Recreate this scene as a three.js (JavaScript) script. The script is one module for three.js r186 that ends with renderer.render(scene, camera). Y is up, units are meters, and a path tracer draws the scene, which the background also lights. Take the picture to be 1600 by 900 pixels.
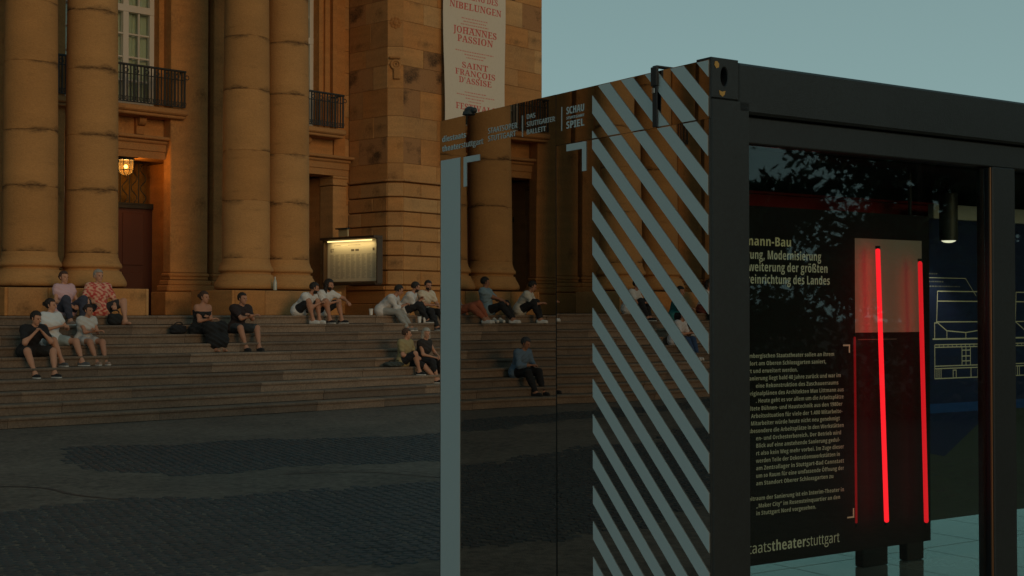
import * as THREE from 'three';
import { mergeGeometries } from 'three/addons/utils/BufferGeometryUtils.js';
import { TextGeometry } from 'three/addons/geometries/TextGeometry.js';
import { FontLoader } from 'three/addons/loaders/FontLoader.js';
import { RectAreaLightUniformsLib } from 'three/addons/lights/RectAreaLightUniformsLib.js';

// ───────────────────────── camera, sky, sun, exposure ─────────────────────────
RectAreaLightUniformsLib.init();
const scene = new THREE.Scene();
const EYE = 1.7;
const camera = new THREE.PerspectiveCamera(24.19, 16 / 9, 0.1, 600);
camera.position.set(0, EYE, 0);
camera.rotation.x = Math.atan(39 / 2100);
const renderer = new THREE.WebGLRenderer({ antialias: true });
renderer.toneMapping = THREE.LinearToneMapping;
renderer.toneMappingExposure = 1.0;
renderer.shadowMap.enabled = true;
{ // dusk sky, plain gradient from the horizon up
  const W = 64, H = 128, d = new Float32Array(W * H * 4);
  for (let y = 0; y < H; y++) {
    const el = (y + 0.5) / H * Math.PI - Math.PI / 2, e = Math.max(0, Math.sin(el)), k = Math.pow(1 - e, 2.2);
    const c = [0.105 + 0.185 * k, 0.172 + 0.268 * k, 0.185 + 0.252 * k];
    for (let x = 0; x < W; x++) { const i = (y * W + x) * 4; d[i] = c[0]; d[i + 1] = c[1]; d[i + 2] = c[2]; d[i + 3] = 1; }
  }
  const t = new THREE.DataTexture(d, W, H, THREE.RGBAFormat, THREE.FloatType);
  t.mapping = THREE.EquirectangularReflectionMapping; t.magFilter = THREE.LinearFilter; t.needsUpdate = true;
  scene.background = t; scene.environment = t;
}
const sun = new THREE.DirectionalLight(new THREE.Color().setRGB(1.0, 0.58, 0.25), 0.62);
sun.position.set(30, 14, 30); sun.target.position.set(-6, 3, -27);
sun.castShadow = true; sun.shadow.radius = 38; sun.shadow.mapSize.set(2048, 2048);
Object.assign(sun.shadow.camera, { left: -45, right: 45, top: 30, bottom: -30, near: 1, far: 160 });
scene.add(sun, sun.target);

// ───────────────────────── helpers ─────────────────────────
let seedv = 12345;
const rnd = () => { seedv = (seedv + 0x6d2b79f5) | 0; let t = Math.imul(seedv ^ (seedv >>> 15), 1 | seedv); t = (t + Math.imul(t ^ (t >>> 7), 61 | t)) ^ t; return ((t ^ (t >>> 14)) >>> 0) / 4294967296; };
const rr = (a, b) => a + (b - a) * rnd();
const V = (x, y, z) => new THREE.Vector3(x, y, z);
const lin = (r, g, b) => new THREE.Color().setRGB(r, g, b);
const taken = new Map();
const numbered = (n) => { const k = taken.get(n) ?? 0; taken.set(n, k + 1); return k ? n + '_' + String(k).padStart(3, '0') : n; };
function shade(o) { o.castShadow = o.receiveShadow = true; return o; }
function part(name, geo, m, parent) { const o = shade(new THREE.Mesh(geo, m)); o.name = name; parent.add(o); return o; }
function thing(name, label, category, group) {
  const o = new THREE.Group(); o.name = numbered(name); o.userData = { label, category }; if (group) o.userData.group = group; scene.add(o); return o;
}
function rebase(g, x, y, z) { g.position.set(x, y, z); for (const c of g.children) { c.position.x -= x; c.position.y -= y; c.position.z -= z; } }
function tile(size, cells, seed) { // tileable value noise
  const g = new Float32Array(cells * cells); let s = seed; for (let i = 0; i < g.length; i++) { s = (s * 1664525 + 1013904223) >>> 0; g[i] = s / 4294967296; }
  return (u, v) => { let x = u * cells, y = v * cells; const xi = Math.floor(x), yi = Math.floor(y); x -= xi; y -= yi; x = x * x * (3 - 2 * x); y = y * y * (3 - 2 * y);
    const a = (i, j) => g[((yi + j) % cells + cells) % cells * cells + ((xi + i) % cells + cells) % cells];
    return (a(0, 0) * (1 - x) + a(1, 0) * x) * (1 - y) + (a(0, 1) * (1 - x) + a(1, 1) * x) * y; };
}
function texture(size, fn, srgb = false) {
  const d = new Uint8Array(size * size * 4);
  for (let y = 0; y < size; y++) for (let x = 0; x < size; x++) { const c = fn(x / size, y / size), i = (y * size + x) * 4; for (let k = 0; k < 3; k++) d[i + k] = Math.max(0, Math.min(255, (c.length ? c[k] : c) * 255)); d[i + 3] = 255; }
  const t = new THREE.DataTexture(d, size, size, THREE.RGBAFormat); t.wrapS = t.wrapT = THREE.RepeatWrapping; t.magFilter = THREE.LinearFilter; t.minFilter = THREE.LinearMipmapLinearFilter; t.generateMipmaps = true;
  if (srgb) t.colorSpace = THREE.SRGBColorSpace; t.needsUpdate = true; return t;
}
function scaled(t, sx, sy, ox = 0, oy = 0) { const c = t.clone(); c.repeat.set(sx, sy); c.offset.set(ox, oy); c.needsUpdate = true; return c; }
function canvasTexture(w, h, draw) {
  const c = document.createElement('canvas'); c.width = w; c.height = h; draw(c.getContext('2d'), w, h);
  const t = new THREE.CanvasTexture(c); t.colorSpace = THREE.SRGBColorSpace; t.magFilter = THREE.LinearFilter; return t;
}
// chamfered box, 44 triangles, uv in metres
const boxCache = new Map();
function cbox(w, h, d, b = 0.01, variant = 0) {
  const key = [w.toFixed(3), h.toFixed(3), d.toFixed(3), b, variant].join();
  if (boxCache.has(key)) return boxCache.get(key);
  const H = [w / 2, h / 2, d / 2], pos = [], nor = [], uv = [], ou = variant * 0.37, ov = variant * 0.71;
  const tri = (a, c, e, n) => { const ab = c.clone().sub(a), ac = e.clone().sub(a); if (ab.cross(ac).dot(n) < 0) [c, e] = [e, c];
    for (const p of [a, c, e]) { pos.push(p.x, p.y, p.z); nor.push(n.x, n.y, n.z);
      const ax = Math.abs(n.x), ay = Math.abs(n.y), az = Math.abs(n.z);
      if (ay > 0.8) uv.push(p.x + ou, p.z + ov); else if (ax > az) uv.push(p.z + ou, p.y + ov); else uv.push(p.x + ou, p.y + ov); } };
  const P = (s, face) => { const v = [0, 1, 2].map((i) => s[i] * (i === face ? H[i] : H[i] - b)); return V(...v); };
  for (let f = 0; f < 3; f++) for (const sg of [-1, 1]) {
    const [i, j] = [0, 1, 2].filter((k) => k !== f), n = V(0, 0, 0); n.setComponent(f, sg);
    const q = [[-1, -1], [1, -1], [1, 1], [-1, 1]].map(([a, c]) => { const s = [0, 0, 0]; s[f] = sg; s[i] = a; s[j] = c; return P(s, f); });
    tri(q[0], q[1], q[2], n); tri(q[0], q[2], q[3], n);
  }
  for (let f = 0; f < 3; f++) { const [i, j] = [0, 1, 2].filter((k) => k !== f);
    for (const a of [-1, 1]) for (const c of [-1, 1]) { const n = V(0, 0, 0); n.setComponent(i, a); n.setComponent(j, c); n.normalize();
      const q = [[-1, i], [1, i], [1, j], [-1, j]].map(([e, face]) => { const s = [0, 0, 0]; s[f] = e; s[i] = a; s[j] = c; return P(s, face); });
      tri(q[0], q[1], q[2], n); tri(q[0], q[2], q[3], n); } }
  for (const a of [-1, 1]) for (const c of [-1, 1]) for (const e of [-1, 1]) tri(P([a, c, e], 0), P([a, c, e], 1), P([a, c, e], 2), V(a, c, e).normalize());
  const g = new THREE.BufferGeometry();
  g.setAttribute('position', new THREE.Float32BufferAttribute(pos, 3)); g.setAttribute('normal', new THREE.Float32BufferAttribute(nor, 3)); g.setAttribute('uv', new THREE.Float32BufferAttribute(uv, 2));
  boxCache.set(key, g); return g;
}
const moved = (g, x, y, z, ry = 0, rx = 0, rz = 0) => g.clone().applyMatrix4(new THREE.Matrix4().compose(V(x, y, z), new THREE.Quaternion().setFromEuler(new THREE.Euler(rx, ry, rz, 'YXZ')), V(1, 1, 1)));
const span = (x0, x1, y0, y1, z0, z1, b = 0.005) => moved(cbox(x1 - x0, y1 - y0, z1 - z0, Math.min(b, (x1 - x0) / 3, (y1 - y0) / 3, (z1 - z0) / 3)), (x0 + x1) / 2, (y0 + y1) / 2, (z0 + z1) / 2);
const merge = (l) => mergeGeometries(l.map((g) => (g.index ? g.toNonIndexed() : g)).map((g) => { const k = new THREE.BufferGeometry(); for (const a of ['position', 'normal', 'uv']) if (g.attributes[a]) k.setAttribute(a, g.attributes[a]); if (!k.attributes.uv) k.setAttribute('uv', new THREE.Float32BufferAttribute(new Float32Array(k.attributes.position.count * 2), 2)); return k; }));
function latheUV(g, r, h) { const u = g.attributes.uv, p = g.attributes.position; for (let i = 0; i < u.count; i++) u.setXY(i, u.getX(i) * 2 * Math.PI * r, p.getY(i)); return g; }
function tube(pts, r, seg = 6, n = 16) { return new THREE.TubeGeometry(new THREE.CatmullRomCurve3(pts), n, r, seg); }

// ───────────────────────── plan: the curved portico ─────────────────────────
const R = 80, L = 1.65, RISE = 0.165, TREAD = 0.33, R1 = R + 1.6, WALL = R - 2.4;
const TA = 46.3 * Math.PI / 180, T0 = [Math.sin(TA), Math.cos(TA)], N0 = [-T0[1], T0[0]], CX = -62.009, CZ = 84.237;
function ring(s, r) { const a = s / R, dx = -N0[0] * Math.cos(a) + T0[0] * Math.sin(a), dz = -N0[1] * Math.cos(a) + T0[1] * Math.sin(a); return { x: CX + r * dx, z: -(CZ + r * dz), dx, dz: -dz, turn: Math.atan2(dx, -dz) }; }
function setRing(o, s, r, y) { const p = ring(s, r); o.position.set(p.x, y, p.z); o.rotation.y = p.turn; return o; }
function ringSlab(s0, s1, r0, r1, y0, y1, n = 24) {
  const pos = [], idx = [], uv = [];
  const quad = (a, b, c, d, ua) => { const i = pos.length / 3; for (const p of [a, b, c, d]) pos.push(...p); uv.push(...ua); idx.push(i, i + 1, i + 2, i, i + 2, i + 3); };
  const pt = (s, r, y) => { const p = ring(s, r); return [p.x, y, p.z]; };
  for (let k = 0; k < n; k++) { const a = s0 + (s1 - s0) * k / n, b = s0 + (s1 - s0) * (k + 1) / n;
    quad(pt(a, r1, y1), pt(b, r1, y1), pt(b, r0, y1), pt(a, r0, y1), [a, r1, b, r1, b, r0, a, r0]);
    quad(pt(a, r0, y0), pt(b, r0, y0), pt(b, r1, y0), pt(a, r1, y0), [a, r0, b, r0, b, r1, a, r1]);
    quad(pt(a, r1, y0), pt(b, r1, y0), pt(b, r1, y1), pt(a, r1, y1), [a, y0, b, y0, b, y1, a, y1]);
    quad(pt(b, r0, y0), pt(a, r0, y0), pt(a, r0, y1), pt(b, r0, y1), [b, y0, a, y0, a, y1, b, y1]); }
  quad(pt(s0, r0, y0), pt(s0, r1, y0), pt(s0, r1, y1), pt(s0, r0, y1), [r0, y0, r1, y0, r1, y1, r0, y1]);
  quad(pt(s1, r1, y0), pt(s1, r0, y0), pt(s1, r0, y1), pt(s1, r1, y1), [r1, y0, r0, y0, r0, y1, r1, y1]);
  const g = new THREE.BufferGeometry(); g.setAttribute('position', new THREE.Float32BufferAttribute(pos, 3)); g.setAttribute('uv', new THREE.Float32BufferAttribute(uv, 2)); g.setIndex(idx);
  const f = g.toNonIndexed(); f.computeVertexNormals(); return f;
}

// ───────────────────────── materials ─────────────────────────
const n4 = tile(0, 4, 11), n8 = tile(0, 8, 23), n16 = tile(0, 16, 37), n64 = tile(0, 64, 51), n128 = tile(0, 128, 77), n5 = tile(0, 5, 91);
const fbm = (u, v) => 0.45 * n4(u, v) + 0.27 * n8(u, v) + 0.16 * n16(u, v) + 0.12 * n64(u, v);
const stoneMap = texture(512, (u, v) => { // sandstone: bedding, blotches, fine grain, a few dark weather stains
  const bed = n16(u * 0.25, v * 2), bl = fbm(u, v), gr = n128(u, v), st = Math.max(0, fbm(u + 0.37, v + 0.61) - 0.6) * 3.2;
  const k = 0.72 + 0.2 * (bl - 0.5) + 0.12 * (bed - 0.5) + 0.16 * (gr - 0.5) - 0.5 * st; const warm = 0.06 * (n8(u + 0.2, v) - 0.5);
  return [Math.max(0.16, k + warm), Math.max(0.14, k), Math.max(0.13, k - warm)]; });
const stoneBump = texture(256, (u, v) => 0.5 + 0.5 * (n64(u, v) - 0.5) + 0.5 * (n128(u, v) - 0.5));
const drumMap = texture(512, (u, v) => { // column drums: dark run stains under and over the bed joints, in ragged patches
  const bl = fbm(u, v), gr = n128(u, v), j = Math.min(v, 1 - v), patch = Math.max(0, n8(u, 0.3) * 0.6 + n16(u, 0.1) * 0.55 - 0.5), ragged = Math.max(0, 1 - j / (0.035 + 0.08 * n16(u, 0.7)));
  const k = 0.74 + 0.22 * (bl - 0.5) + 0.14 * (gr - 0.5) - 2.0 * patch * ragged * (0.4 + n64(u, v)) - 0.9 * Math.max(0, fbm(u + 0.5, v * 1.5) - 0.63); return [Math.max(0.2, k), Math.max(0.17, k * 0.985), Math.max(0.15, k * 0.97)]; });
const stone = [];
{ const tints = [[0.68, 0.335, 0.112], [0.66, 0.295, 0.088], [0.70, 0.385, 0.15], [0.56, 0.26, 0.08], [0.67, 0.31, 0.095], [0.60, 0.305, 0.11]];
  tints.forEach((c, i) => stone.push(new THREE.MeshStandardMaterial({ color: lin(...c), map: scaled(stoneMap, 0.42, 0.42, i * 0.23, i * 0.41), bumpMap: scaled(stoneBump, 1.1, 1.1), bumpScale: 0.006, roughness: 0.94 }))); }
for (let i = 0; i < 2; i++) stone.push(new THREE.MeshStandardMaterial({ color: lin(...[[0.42, 0.21, 0.08], [0.52, 0.27, 0.105]][i]), map: scaled(texture(256, (u, v) => { const st = Math.max(0, fbm(u + i * 0.4, v + 0.2) - 0.44) * 4; const k = 0.82 + 0.2 * (n128(u, v) - 0.5) - 0.62 * Math.min(1, st); return [k, k * 0.97, k * 0.96]; }), 0.55, 0.7), bumpMap: scaled(stoneBump, 1.1, 1.1), bumpScale: 0.006, roughness: 0.95 }));
const drumStone = [[0.60, 0.31, 0.105], [0.56, 0.28, 0.09], [0.62, 0.33, 0.118], [0.54, 0.275, 0.09]].map((c, i) => new THREE.MeshStandardMaterial({ color: lin(...c), map: scaled(drumMap, 0.318, 0.83, i * 0.29, 0), bumpMap: scaled(stoneBump, 1, 1), bumpScale: 0.006, roughness: 0.95 }));
const granite = [[0.34, 0.25, 0.178], [0.20, 0.15, 0.11], [0.275, 0.198, 0.138], [0.245, 0.178, 0.124], [0.30, 0.217, 0.152], [0.225, 0.166, 0.12]].map((c, i) => new THREE.MeshStandardMaterial({ color: lin(...c), map: scaled(texture(256, (u, v) => 0.72 + 0.26 * (n128(u, v) - 0.5) + 0.24 * (n64(u, v) - 0.5) + 0.3 * (fbm(u + i * 0.2, v) - 0.5)), 0.7, 0.7), bumpMap: scaled(stoneBump, 2, 2), bumpScale: 0.004, roughness: 0.88 }));
const asphaltMap = texture(512, (u, v) => { const k = 0.6 + 0.5 * (fbm(u, v) - 0.5) + 0.35 * (n128(u, v) - 0.5) + 0.2 * (n64(u, v) - 0.5); return k; });
const asphalt = new THREE.MeshStandardMaterial({ color: lin(0.205, 0.162, 0.122), map: scaled(asphaltMap, 0.22, 0.22), bumpMap: scaled(asphaltMap, 1.3, 1.3), bumpScale: 0.012, roughness: 0.9 });
const metal = (r, g, b, rough = 0.5, m = 0) => new THREE.MeshStandardMaterial({ color: lin(r, g, b), roughness: rough, metalness: m });
const iron = metal(0.03, 0.034, 0.034, 0.55, 0.3), whitePaint = metal(0.62, 0.62, 0.57, 0.6), darkWood = metal(0.07, 0.022, 0.014, 0.55), plaster = metal(0.55, 0.52, 0.45, 0.9);

// ───────────────────────── ground ─────────────────────────
{
  const g = new THREE.PlaneGeometry(500, 500, 1, 1).rotateX(-Math.PI / 2); const u = g.attributes.uv; for (let i = 0; i < u.count; i++) u.setXY(i, u.getX(i) * 500, u.getY(i) * 500);
  const ground = part('plaza_ground', g, asphalt, scene); ground.userData.kind = 'structure';
  // areas of small dark setts between the smooth bands (plan outlines, metres)
  const zones = [
    [[-5.6, 17.0], [-1.06, 18.9], [6, 21.3], [7.6, 19.0], [-0.74, 15.5], [-3.7, 14.15], [-4.7, 14.6], [-5.3, 15.8]],
    [[-16, 9.6], [-10, 9.9], [-4.44, 11.67], [-1.96, 12.89], [-0.71, 13.52], [1.5, 14.4], [2.6, 13.2], [1.2, 10.4], [-0.5, 9.57], [-1.65, 8.69], [-3.05, 8.0], [-8, 6.4], [-14, 4.8], [-17, 6.4]],
    [[-26, 9.5], [-17, 11.5], [-9.5, 14.6], [-9.0, 13.2], [-16, 10.8], [-25, 7.5]],
  ];
  const inside = (p, x, z) => { let c = false; for (let i = 0, j = p.length - 1; i < p.length; j = i++) if ((p[i][1] > z) !== (p[j][1] > z) && x < (p[j][0] - p[i][0]) * (z - p[i][1]) / (p[j][1] - p[i][1]) + p[i][0]) c = !c; return c; };
  const spots = [], ca = Math.cos(0.46), sa = Math.sin(0.46);
  zones.forEach((poly) => {
    for (let i = -420; i < 420; i++) for (let j = -420; j < 420; j++) {
      const a = i * 0.099, b = j * 0.096 + 0.03 * Math.sin(i * 0.9) + 0.25 * Math.sin(i * 0.035) + 0.12 * Math.sin(i * 0.11 + 1) + (i % 2) * 0.05, x = ca * a - sa * b, z = sa * a + ca * b;
      if (z < 4 || z > 22 || x < -27 || x > 8) continue;
      const wob = 0.22 * Math.sin(x * 2.1 + z) + 0.16 * Math.sin(x * 5.3 - z * 2.2); if (inside(poly, x + rr(-0.05, 0.05), z + 0.6 * wob + rr(-0.09, 0.09))) spots.push([x + rr(-0.013, 0.013), z + rr(-0.013, 0.013)]);
    }
  });
  const setts = shade(new THREE.InstancedMesh(cbox(0.089, 0.04, 0.086, 0.009), new THREE.MeshStandardMaterial({ color: 0xffffff, roughness: 0.62 }), spots.length));
  const m = new THREE.Matrix4(), q = new THREE.Quaternion(), e = new THREE.Euler(), col = new THREE.Color();
  spots.forEach(([x, z], i) => { e.set(rr(-0.06, 0.06), -0.46 + rr(-0.16, 0.16), rr(-0.06, 0.06)); q.setFromEuler(e); m.compose(V(x, -0.0125 + rr(-0.0025, 0.003), -z), q, V(rr(0.82, 1.05), 1, rr(0.82, 1.05))); setts.setMatrixAt(i, m);
    const k = rr(0.8, 1.18); col.setRGB(0.033 * k, 0.039 * k, 0.040 * k); setts.setColorAt(i, col); });
  const seam = (pts, w) => { const c = new THREE.CatmullRomCurve3(pts.map(([x, z]) => V(x, 0, -z))).getPoints(40), pos = [], idx = []; c.forEach((q, i) => { const t = (c[i + 1] ?? q).clone().sub(c[i - 1] ?? q).normalize(), k = w * rr(0.5, 1.3); pos.push(q.x - t.z * k, 0.004, q.z + t.x * k, q.x + t.z * k, 0.004, q.z - t.x * k); if (i) idx.push(2 * i - 2, 2 * i, 2 * i - 1, 2 * i - 1, 2 * i, 2 * i + 1); }); const g = new THREE.BufferGeometry(); g.setAttribute('position', new THREE.Float32BufferAttribute(pos, 3)); g.setIndex(idx); g.computeVertexNormals(); part('tar_seam', g, metal(0.03, 0.03, 0.03, 0.6), ground); };
  seam([[-5.9, 13.2], [-4.6, 13.1], [-4.1, 12.6], [-3.3, 12.1]], 0.02); seam([[-2.4, 14.2], [-1.6, 14.4], [-0.7, 13.9], [0.2, 13.8]], 0.014); seam([[-9, 9.2], [-5, 9.9], [-2, 9.9], [0.8, 9.4]], 0.012);
  setts.name = 'cobble_setts'; setts.userData.kind = 'stuff'; ground.add(setts);
}

// ───────────────────────── stairs ─────────────────────────
{
  const stairs = new THREE.Group(); stairs.name = 'stairs'; stairs.userData.kind = 'structure'; scene.add(stairs);
  const prof = (len) => { const s = new THREE.Shape(); s.moveTo(-0.4, 0); s.lineTo(-0.4, -0.158); s.lineTo(-0.03, -0.158); s.lineTo(-0.03, -0.05); s.lineTo(-0.006, -0.045); s.quadraticCurveTo(0.004, -0.03, 0.002, -0.012); s.quadraticCurveTo(-0.002, 0, -0.014, 0); s.closePath();
    const g = new THREE.ExtrudeGeometry(s, { depth: len, bevelEnabled: false, curveSegments: 3 }); g.translate(0, 0, -len / 2); g.rotateY(-Math.PI / 2); return g; }; // profile x → outward (z), extrude → x
  const geos = [1.5, 1.8, 2.1, 2.4].map((l) => [l, prof(l - 0.006)]);
  const s1 = 6.4;
  for (let k = 0; k < 10; k++) {
    const r = R1 + TREAD * k; let at = s1 * r / R - rr(0, 0.3);
    while (at > -46 * r / R) { const [l, g] = geos[Math.floor(rnd() * 4)]; const mid = (at - l / 2) * R / r; const o = part('step_block', g, granite[Math.floor(rnd() * 6)], stairs); setRing(o, mid, r + rr(-0.004, 0.004), L - RISE * k + rr(-0.003, 0.003)); at -= l; }
  }
  part('stair_core', ringSlab(-46, 6.3, R - 3.4, R1 - 0.1, 0.1, L - 0.17, 30), granite[3], stairs);
  for (let k = 1; k < 9; k++) part('stair_core', ringSlab(-46, 6.3, R1 + TREAD * (k - 1) - 0.08, R1 + TREAD * k - 0.06, 0.01, L - RISE * k - 0.165, 30), granite[3], stairs);
  part('landing', ringSlab(-46, 6.5, R - 3.3, R1 - 0.402, L - 0.16, L - 0.003, 40), granite[0], stairs);
}

// ───────────────────────── opera house ─────────────────────────
const opera = thing('opera_house', 'sandstone opera house with paired columns on a curved portico', 'building');
const SHAFT_TOP = 10.4, PLINTH = 0.5;
{
  // columns
  const y0 = L + PLINTH, basePts = [[0, 0.03], [0.60, 0.03], [0.635, 0.05], [0.648, 0.09], [0.64, 0.14], [0.605, 0.21], [0.57, 0.27], [0.553, 0.30], [0.553, 0.325], [0.515, 0.335], [0.508, 0.36], [0.515, 0.385], [0.556, 0.395], [0.563, 0.43], [0.55, 0.47], [0.525, 0.50], [0.51, 0.54], [0.49, 0.60], [0.485, 0.66]];
  const baseG = latheUV(new THREE.LatheGeometry(basePts.map(([r, y]) => new THREE.Vector2(r, y)), 48), 0.55);
  const rad = (t) => 0.485 * (1 - 0.13 * t * t); // entasis
  const cuts = [0.66]; { let y = 0.66; const hs = [1.18, 1.02, 1.24, 1.1, 0.98, 1.2, 1.15]; for (const h of hs) { if (y + h > SHAFT_TOP - y0 - 0.4) break; y += h; cuts.push(y); } cuts.push(SHAFT_TOP - y0); }
  const drums = cuts.slice(0, -1).map((a, i) => { const b = cuts[i + 1], H = SHAFT_TOP - y0, p = []; const f = (y) => rad(y / H);
    p.push([f(a) - 0.008, a + 0.001], [f(a), a + 0.008]); for (let k = 1; k < 4; k++) { const y = a + (b - a) * k / 4; p.push([f(y), y]); } p.push([f(b), b - 0.008], [f(b) - 0.008, b - 0.001]);
    const g = new THREE.LatheGeometry(p.map(([r, y]) => new THREE.Vector2(r, y)), 48), u = g.attributes.uv, q = g.attributes.position;
    for (let k = 0; k < u.count; k++) u.setXY(k, u.getX(k) * 3.14 + i * 0.7, (q.getY(k) - a) / (b - a) / 0.83); return g; });
  const plain = merge(drums);
  const capG = merge([latheUV(new THREE.LatheGeometry([[0.43, 0], [0.47, 0.05], [0.47, 0.1], [0.56, 0.22], [0.58, 0.3]].map(([r, y]) => new THREE.Vector2(r, y)), 32), 0.5), span(-0.66, 0.66, 0.3, 0.42, -0.62, 0.62)]);
  const pairs = [2.27, -2.21, -6.82, -11.44, -16.05, -20.66, -25.27, -29.88, -34.49, -39.1, -43.7];
  pairs.forEach((c, pi) => {
    for (const sg of [-1, 1]) {
      const s = c + sg * (pi ? 0.59 : 0.50); const col = setRing(part('column', baseG, drumStone[0], opera), s, R, y0); col.rotation.y += rr(0, 6);
      if (pi < 2) drums.forEach((g, i) => { const d = part('drum', g, drumStone[Math.floor(rnd() * 4)], col); d.rotation.y = rr(0, 6.28); }); else { const d = part('shaft', plain, drumStone[(pi + (sg + 1) / 2) % 4], col); d.rotation.y = rr(0, 6); }
      const cp = part('capital', capG, stone[0], col); cp.position.y = SHAFT_TOP - y0; cp.rotation.y = -col.rotation.y + ring(s, R).turn;
    }
    // plinth under the pair: three stones
    const w = [0.72, 1.16, 0.72], xs = [-0.94, 0, 0.94];
    const pl = setRing(part('plinth', cbox(2.5, PLINTH - 0.03, 1.36, 0.01), stone[3], opera), c, R, L + (PLINTH - 0.03) / 2);
    w.forEach((ww, i) => { const b = part('stone_block', cbox(ww - 0.004, PLINTH, 0.12, 0.012, i), stone[[3, 5, 1, 0][(i + pi) % 4]], pl); b.position.set(xs[i], 0.016, 0.74); const e = part('stone_block', cbox(0.06, PLINTH, 1.5, 0.012, i), stone[(i + 1) % 6], pl); e.position.set(i < 2 ? 1.33 * (i ? 1 : -1) : 0, 0.016, i < 2 ? 0.05 : -0.02); if (i === 2) { e.scale.set(0.5, 0.9, 0.8); } });
    // pilasters on the wall behind
    for (const sg of [-1, 1]) {
      const s = c + sg * 0.545, pz = WALL + 0.14;
      const p = setRing(part('pilaster', cbox(0.92, SHAFT_TOP - y0 - 0.42, 0.3, 0.015), stone[[0, 1, 4][(pi + sg + 1) % 3]], opera), s, pz, y0 + 0.42 + (SHAFT_TOP - y0 - 0.42) / 2);
      const b = part('pilaster_base', merge([moved(cbox(1.0, 0.09, 0.36, 0.03), 0, 0.37, 0), moved(cbox(0.94, 0.06, 0.32, 0.01), 0, 0.3, 0), moved(cbox(1.06, 0.12, 0.42, 0.03), 0, 0.2, 0), moved(cbox(1.14, 0.14, 0.48, 0.03), 0, 0.08, 0)]), stone[1], p); b.position.y = -(0.42 + (SHAFT_TOP - y0 - 0.42) / 2);
    }
    const pp = setRing(part('pilaster_plinth', cbox(2.36, PLINTH - 0.004, 0.6, 0.012), stone[4], opera), c, WALL + 0.12, L + PLINTH / 2 + 0.002);
  });
  // wall bays
  const bays = [4.5, 0.03, -4.52, -9.13, -13.75, -18.36, -22.97, -27.58, -32.19, -36.8, -41.4, -45.6];
  const muntins = (w2, yb, yt) => { // white casement window, local metres, z = 0 the outer face
    const l = [], v = (x, w, z = 0.05) => l.push(span(x - w / 2, x + w / 2, yb, yt, -0.06, z, 0.006)), h = (y, w, z = 0.045) => l.push(span(-w2, w2, y - w / 2, y + w / 2, -0.055, z, 0.006));
    v(-w2 + 0.05, 0.11, 0.06); v(w2 - 0.05, 0.11, 0.06); v(-0.41, 0.13, 0.06); v(0.41, 0.13, 0.06); for (const x of [-0.73, 0, 0.73]) v(x, 0.035, 0.03);
    h(8.22, 0.15, 0.07); h(yt - 0.05, 0.1); h(yb + 0.08, 0.16); for (let y = 7.68; y > yb + 0.2; y -= 0.5) h(y, 0.035, 0.025); h(8.8, 0.035, 0.025); return merge(l); };
  const paneG = [0.24, 0.26].map((w) => cbox(w, 0.42, 0.006, 0.001));
  const glassM = new THREE.MeshPhysicalMaterial({ color: lin(0.86, 0.92, 0.88), roughness: 0.03, transmission: 1, thickness: 0, ior: 1.5 });
  const curtainM = metal(0.66, 0.68, 0.60, 0.95);
  const railG = (() => { const l = []; for (let i = 0; i <= 36; i++) { const x = -1.42 + 2.84 * i / 36, wavy = i % 3 === 0; l.push(span(x - (wavy ? 0.024 : 0.014), x + (wavy ? 0.024 : 0.014), 0.06, 0.8, 0.44, 0.46)); if (wavy) l.push(moved(new THREE.TorusGeometry(0.045, 0.01, 4, 10).toNonIndexed(), x + 0.06, 0.7, 0.45)); l.push(moved(new THREE.TorusGeometry(0.045, 0.007, 4, 8).toNonIndexed(), x, 0.12, 0.45)); }
    for (const sg of [-1, 1]) for (let i = 0; i < 5; i++) l.push(span(sg * 1.42 - 0.008, sg * 1.42 + 0.008, 0.06, 0.8, 0.06 + i * 0.09, 0.076 + i * 0.09));
    l.push(span(-1.45, 1.45, 0.8, 0.84, 0.42, 0.48), span(-1.44, 1.44, 0.04, 0.065, 0.435, 0.465), span(-1.44, 1.44, 0.62, 0.64, 0.44, 0.46)); for (const sg of [-1, 1]) l.push(span(sg * 1.42 - 0.025, sg * 1.42 + 0.025, 0.8, 0.835, 0.02, 0.43)); return merge(l); })();
  const scrollG = (() => { const l = []; for (let i = -5; i <= 5; i++) { const x = i * 0.22; l.push(span(x - 0.012, x + 0.012, 0, 0.95, -0.012, 0.012)); const pts = []; for (let k = 0; k <= 12; k++) pts.push(V(x + 0.11 + 0.07 * Math.sin(k / 12 * Math.PI * 4), 0.05 + 0.85 * k / 12, 0)); l.push(tube(pts, 0.013, 4, 18)); } l.push(span(-1.2, 1.2, 0, 0.04, -0.02, 0.02), span(-1.2, 1.2, 0.91, 0.95, -0.02, 0.02)); return merge(l); })();
  bays.forEach((c, bi) => {
    const near = bi < 2, bay = (g, m, y, r, name, parent = opera) => setRing(part(name, g, m, parent), c, r, y);
    // over the door: lintel with fascias and cornice, apron under the balcony
    bay(merge([span(-1.9, 1.9, 5.0, 5.16, -0.5, 0.06), span(-1.92, 1.92, 5.16, 5.32, -0.5, 0.09), span(-1.94, 1.94, 5.32, 5.40, -0.4, 0.15, 0.03), span(-1.98, 1.98, 5.40, 5.47, -0.4, 0.24, 0.02)]), stone[5], 0, WALL, 'door_lintel');
    bay(span(-1.5, 1.5, 5.472, 6.06, -0.6, -0.03), stone[0], 0, WALL, 'wall_panel');
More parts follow.
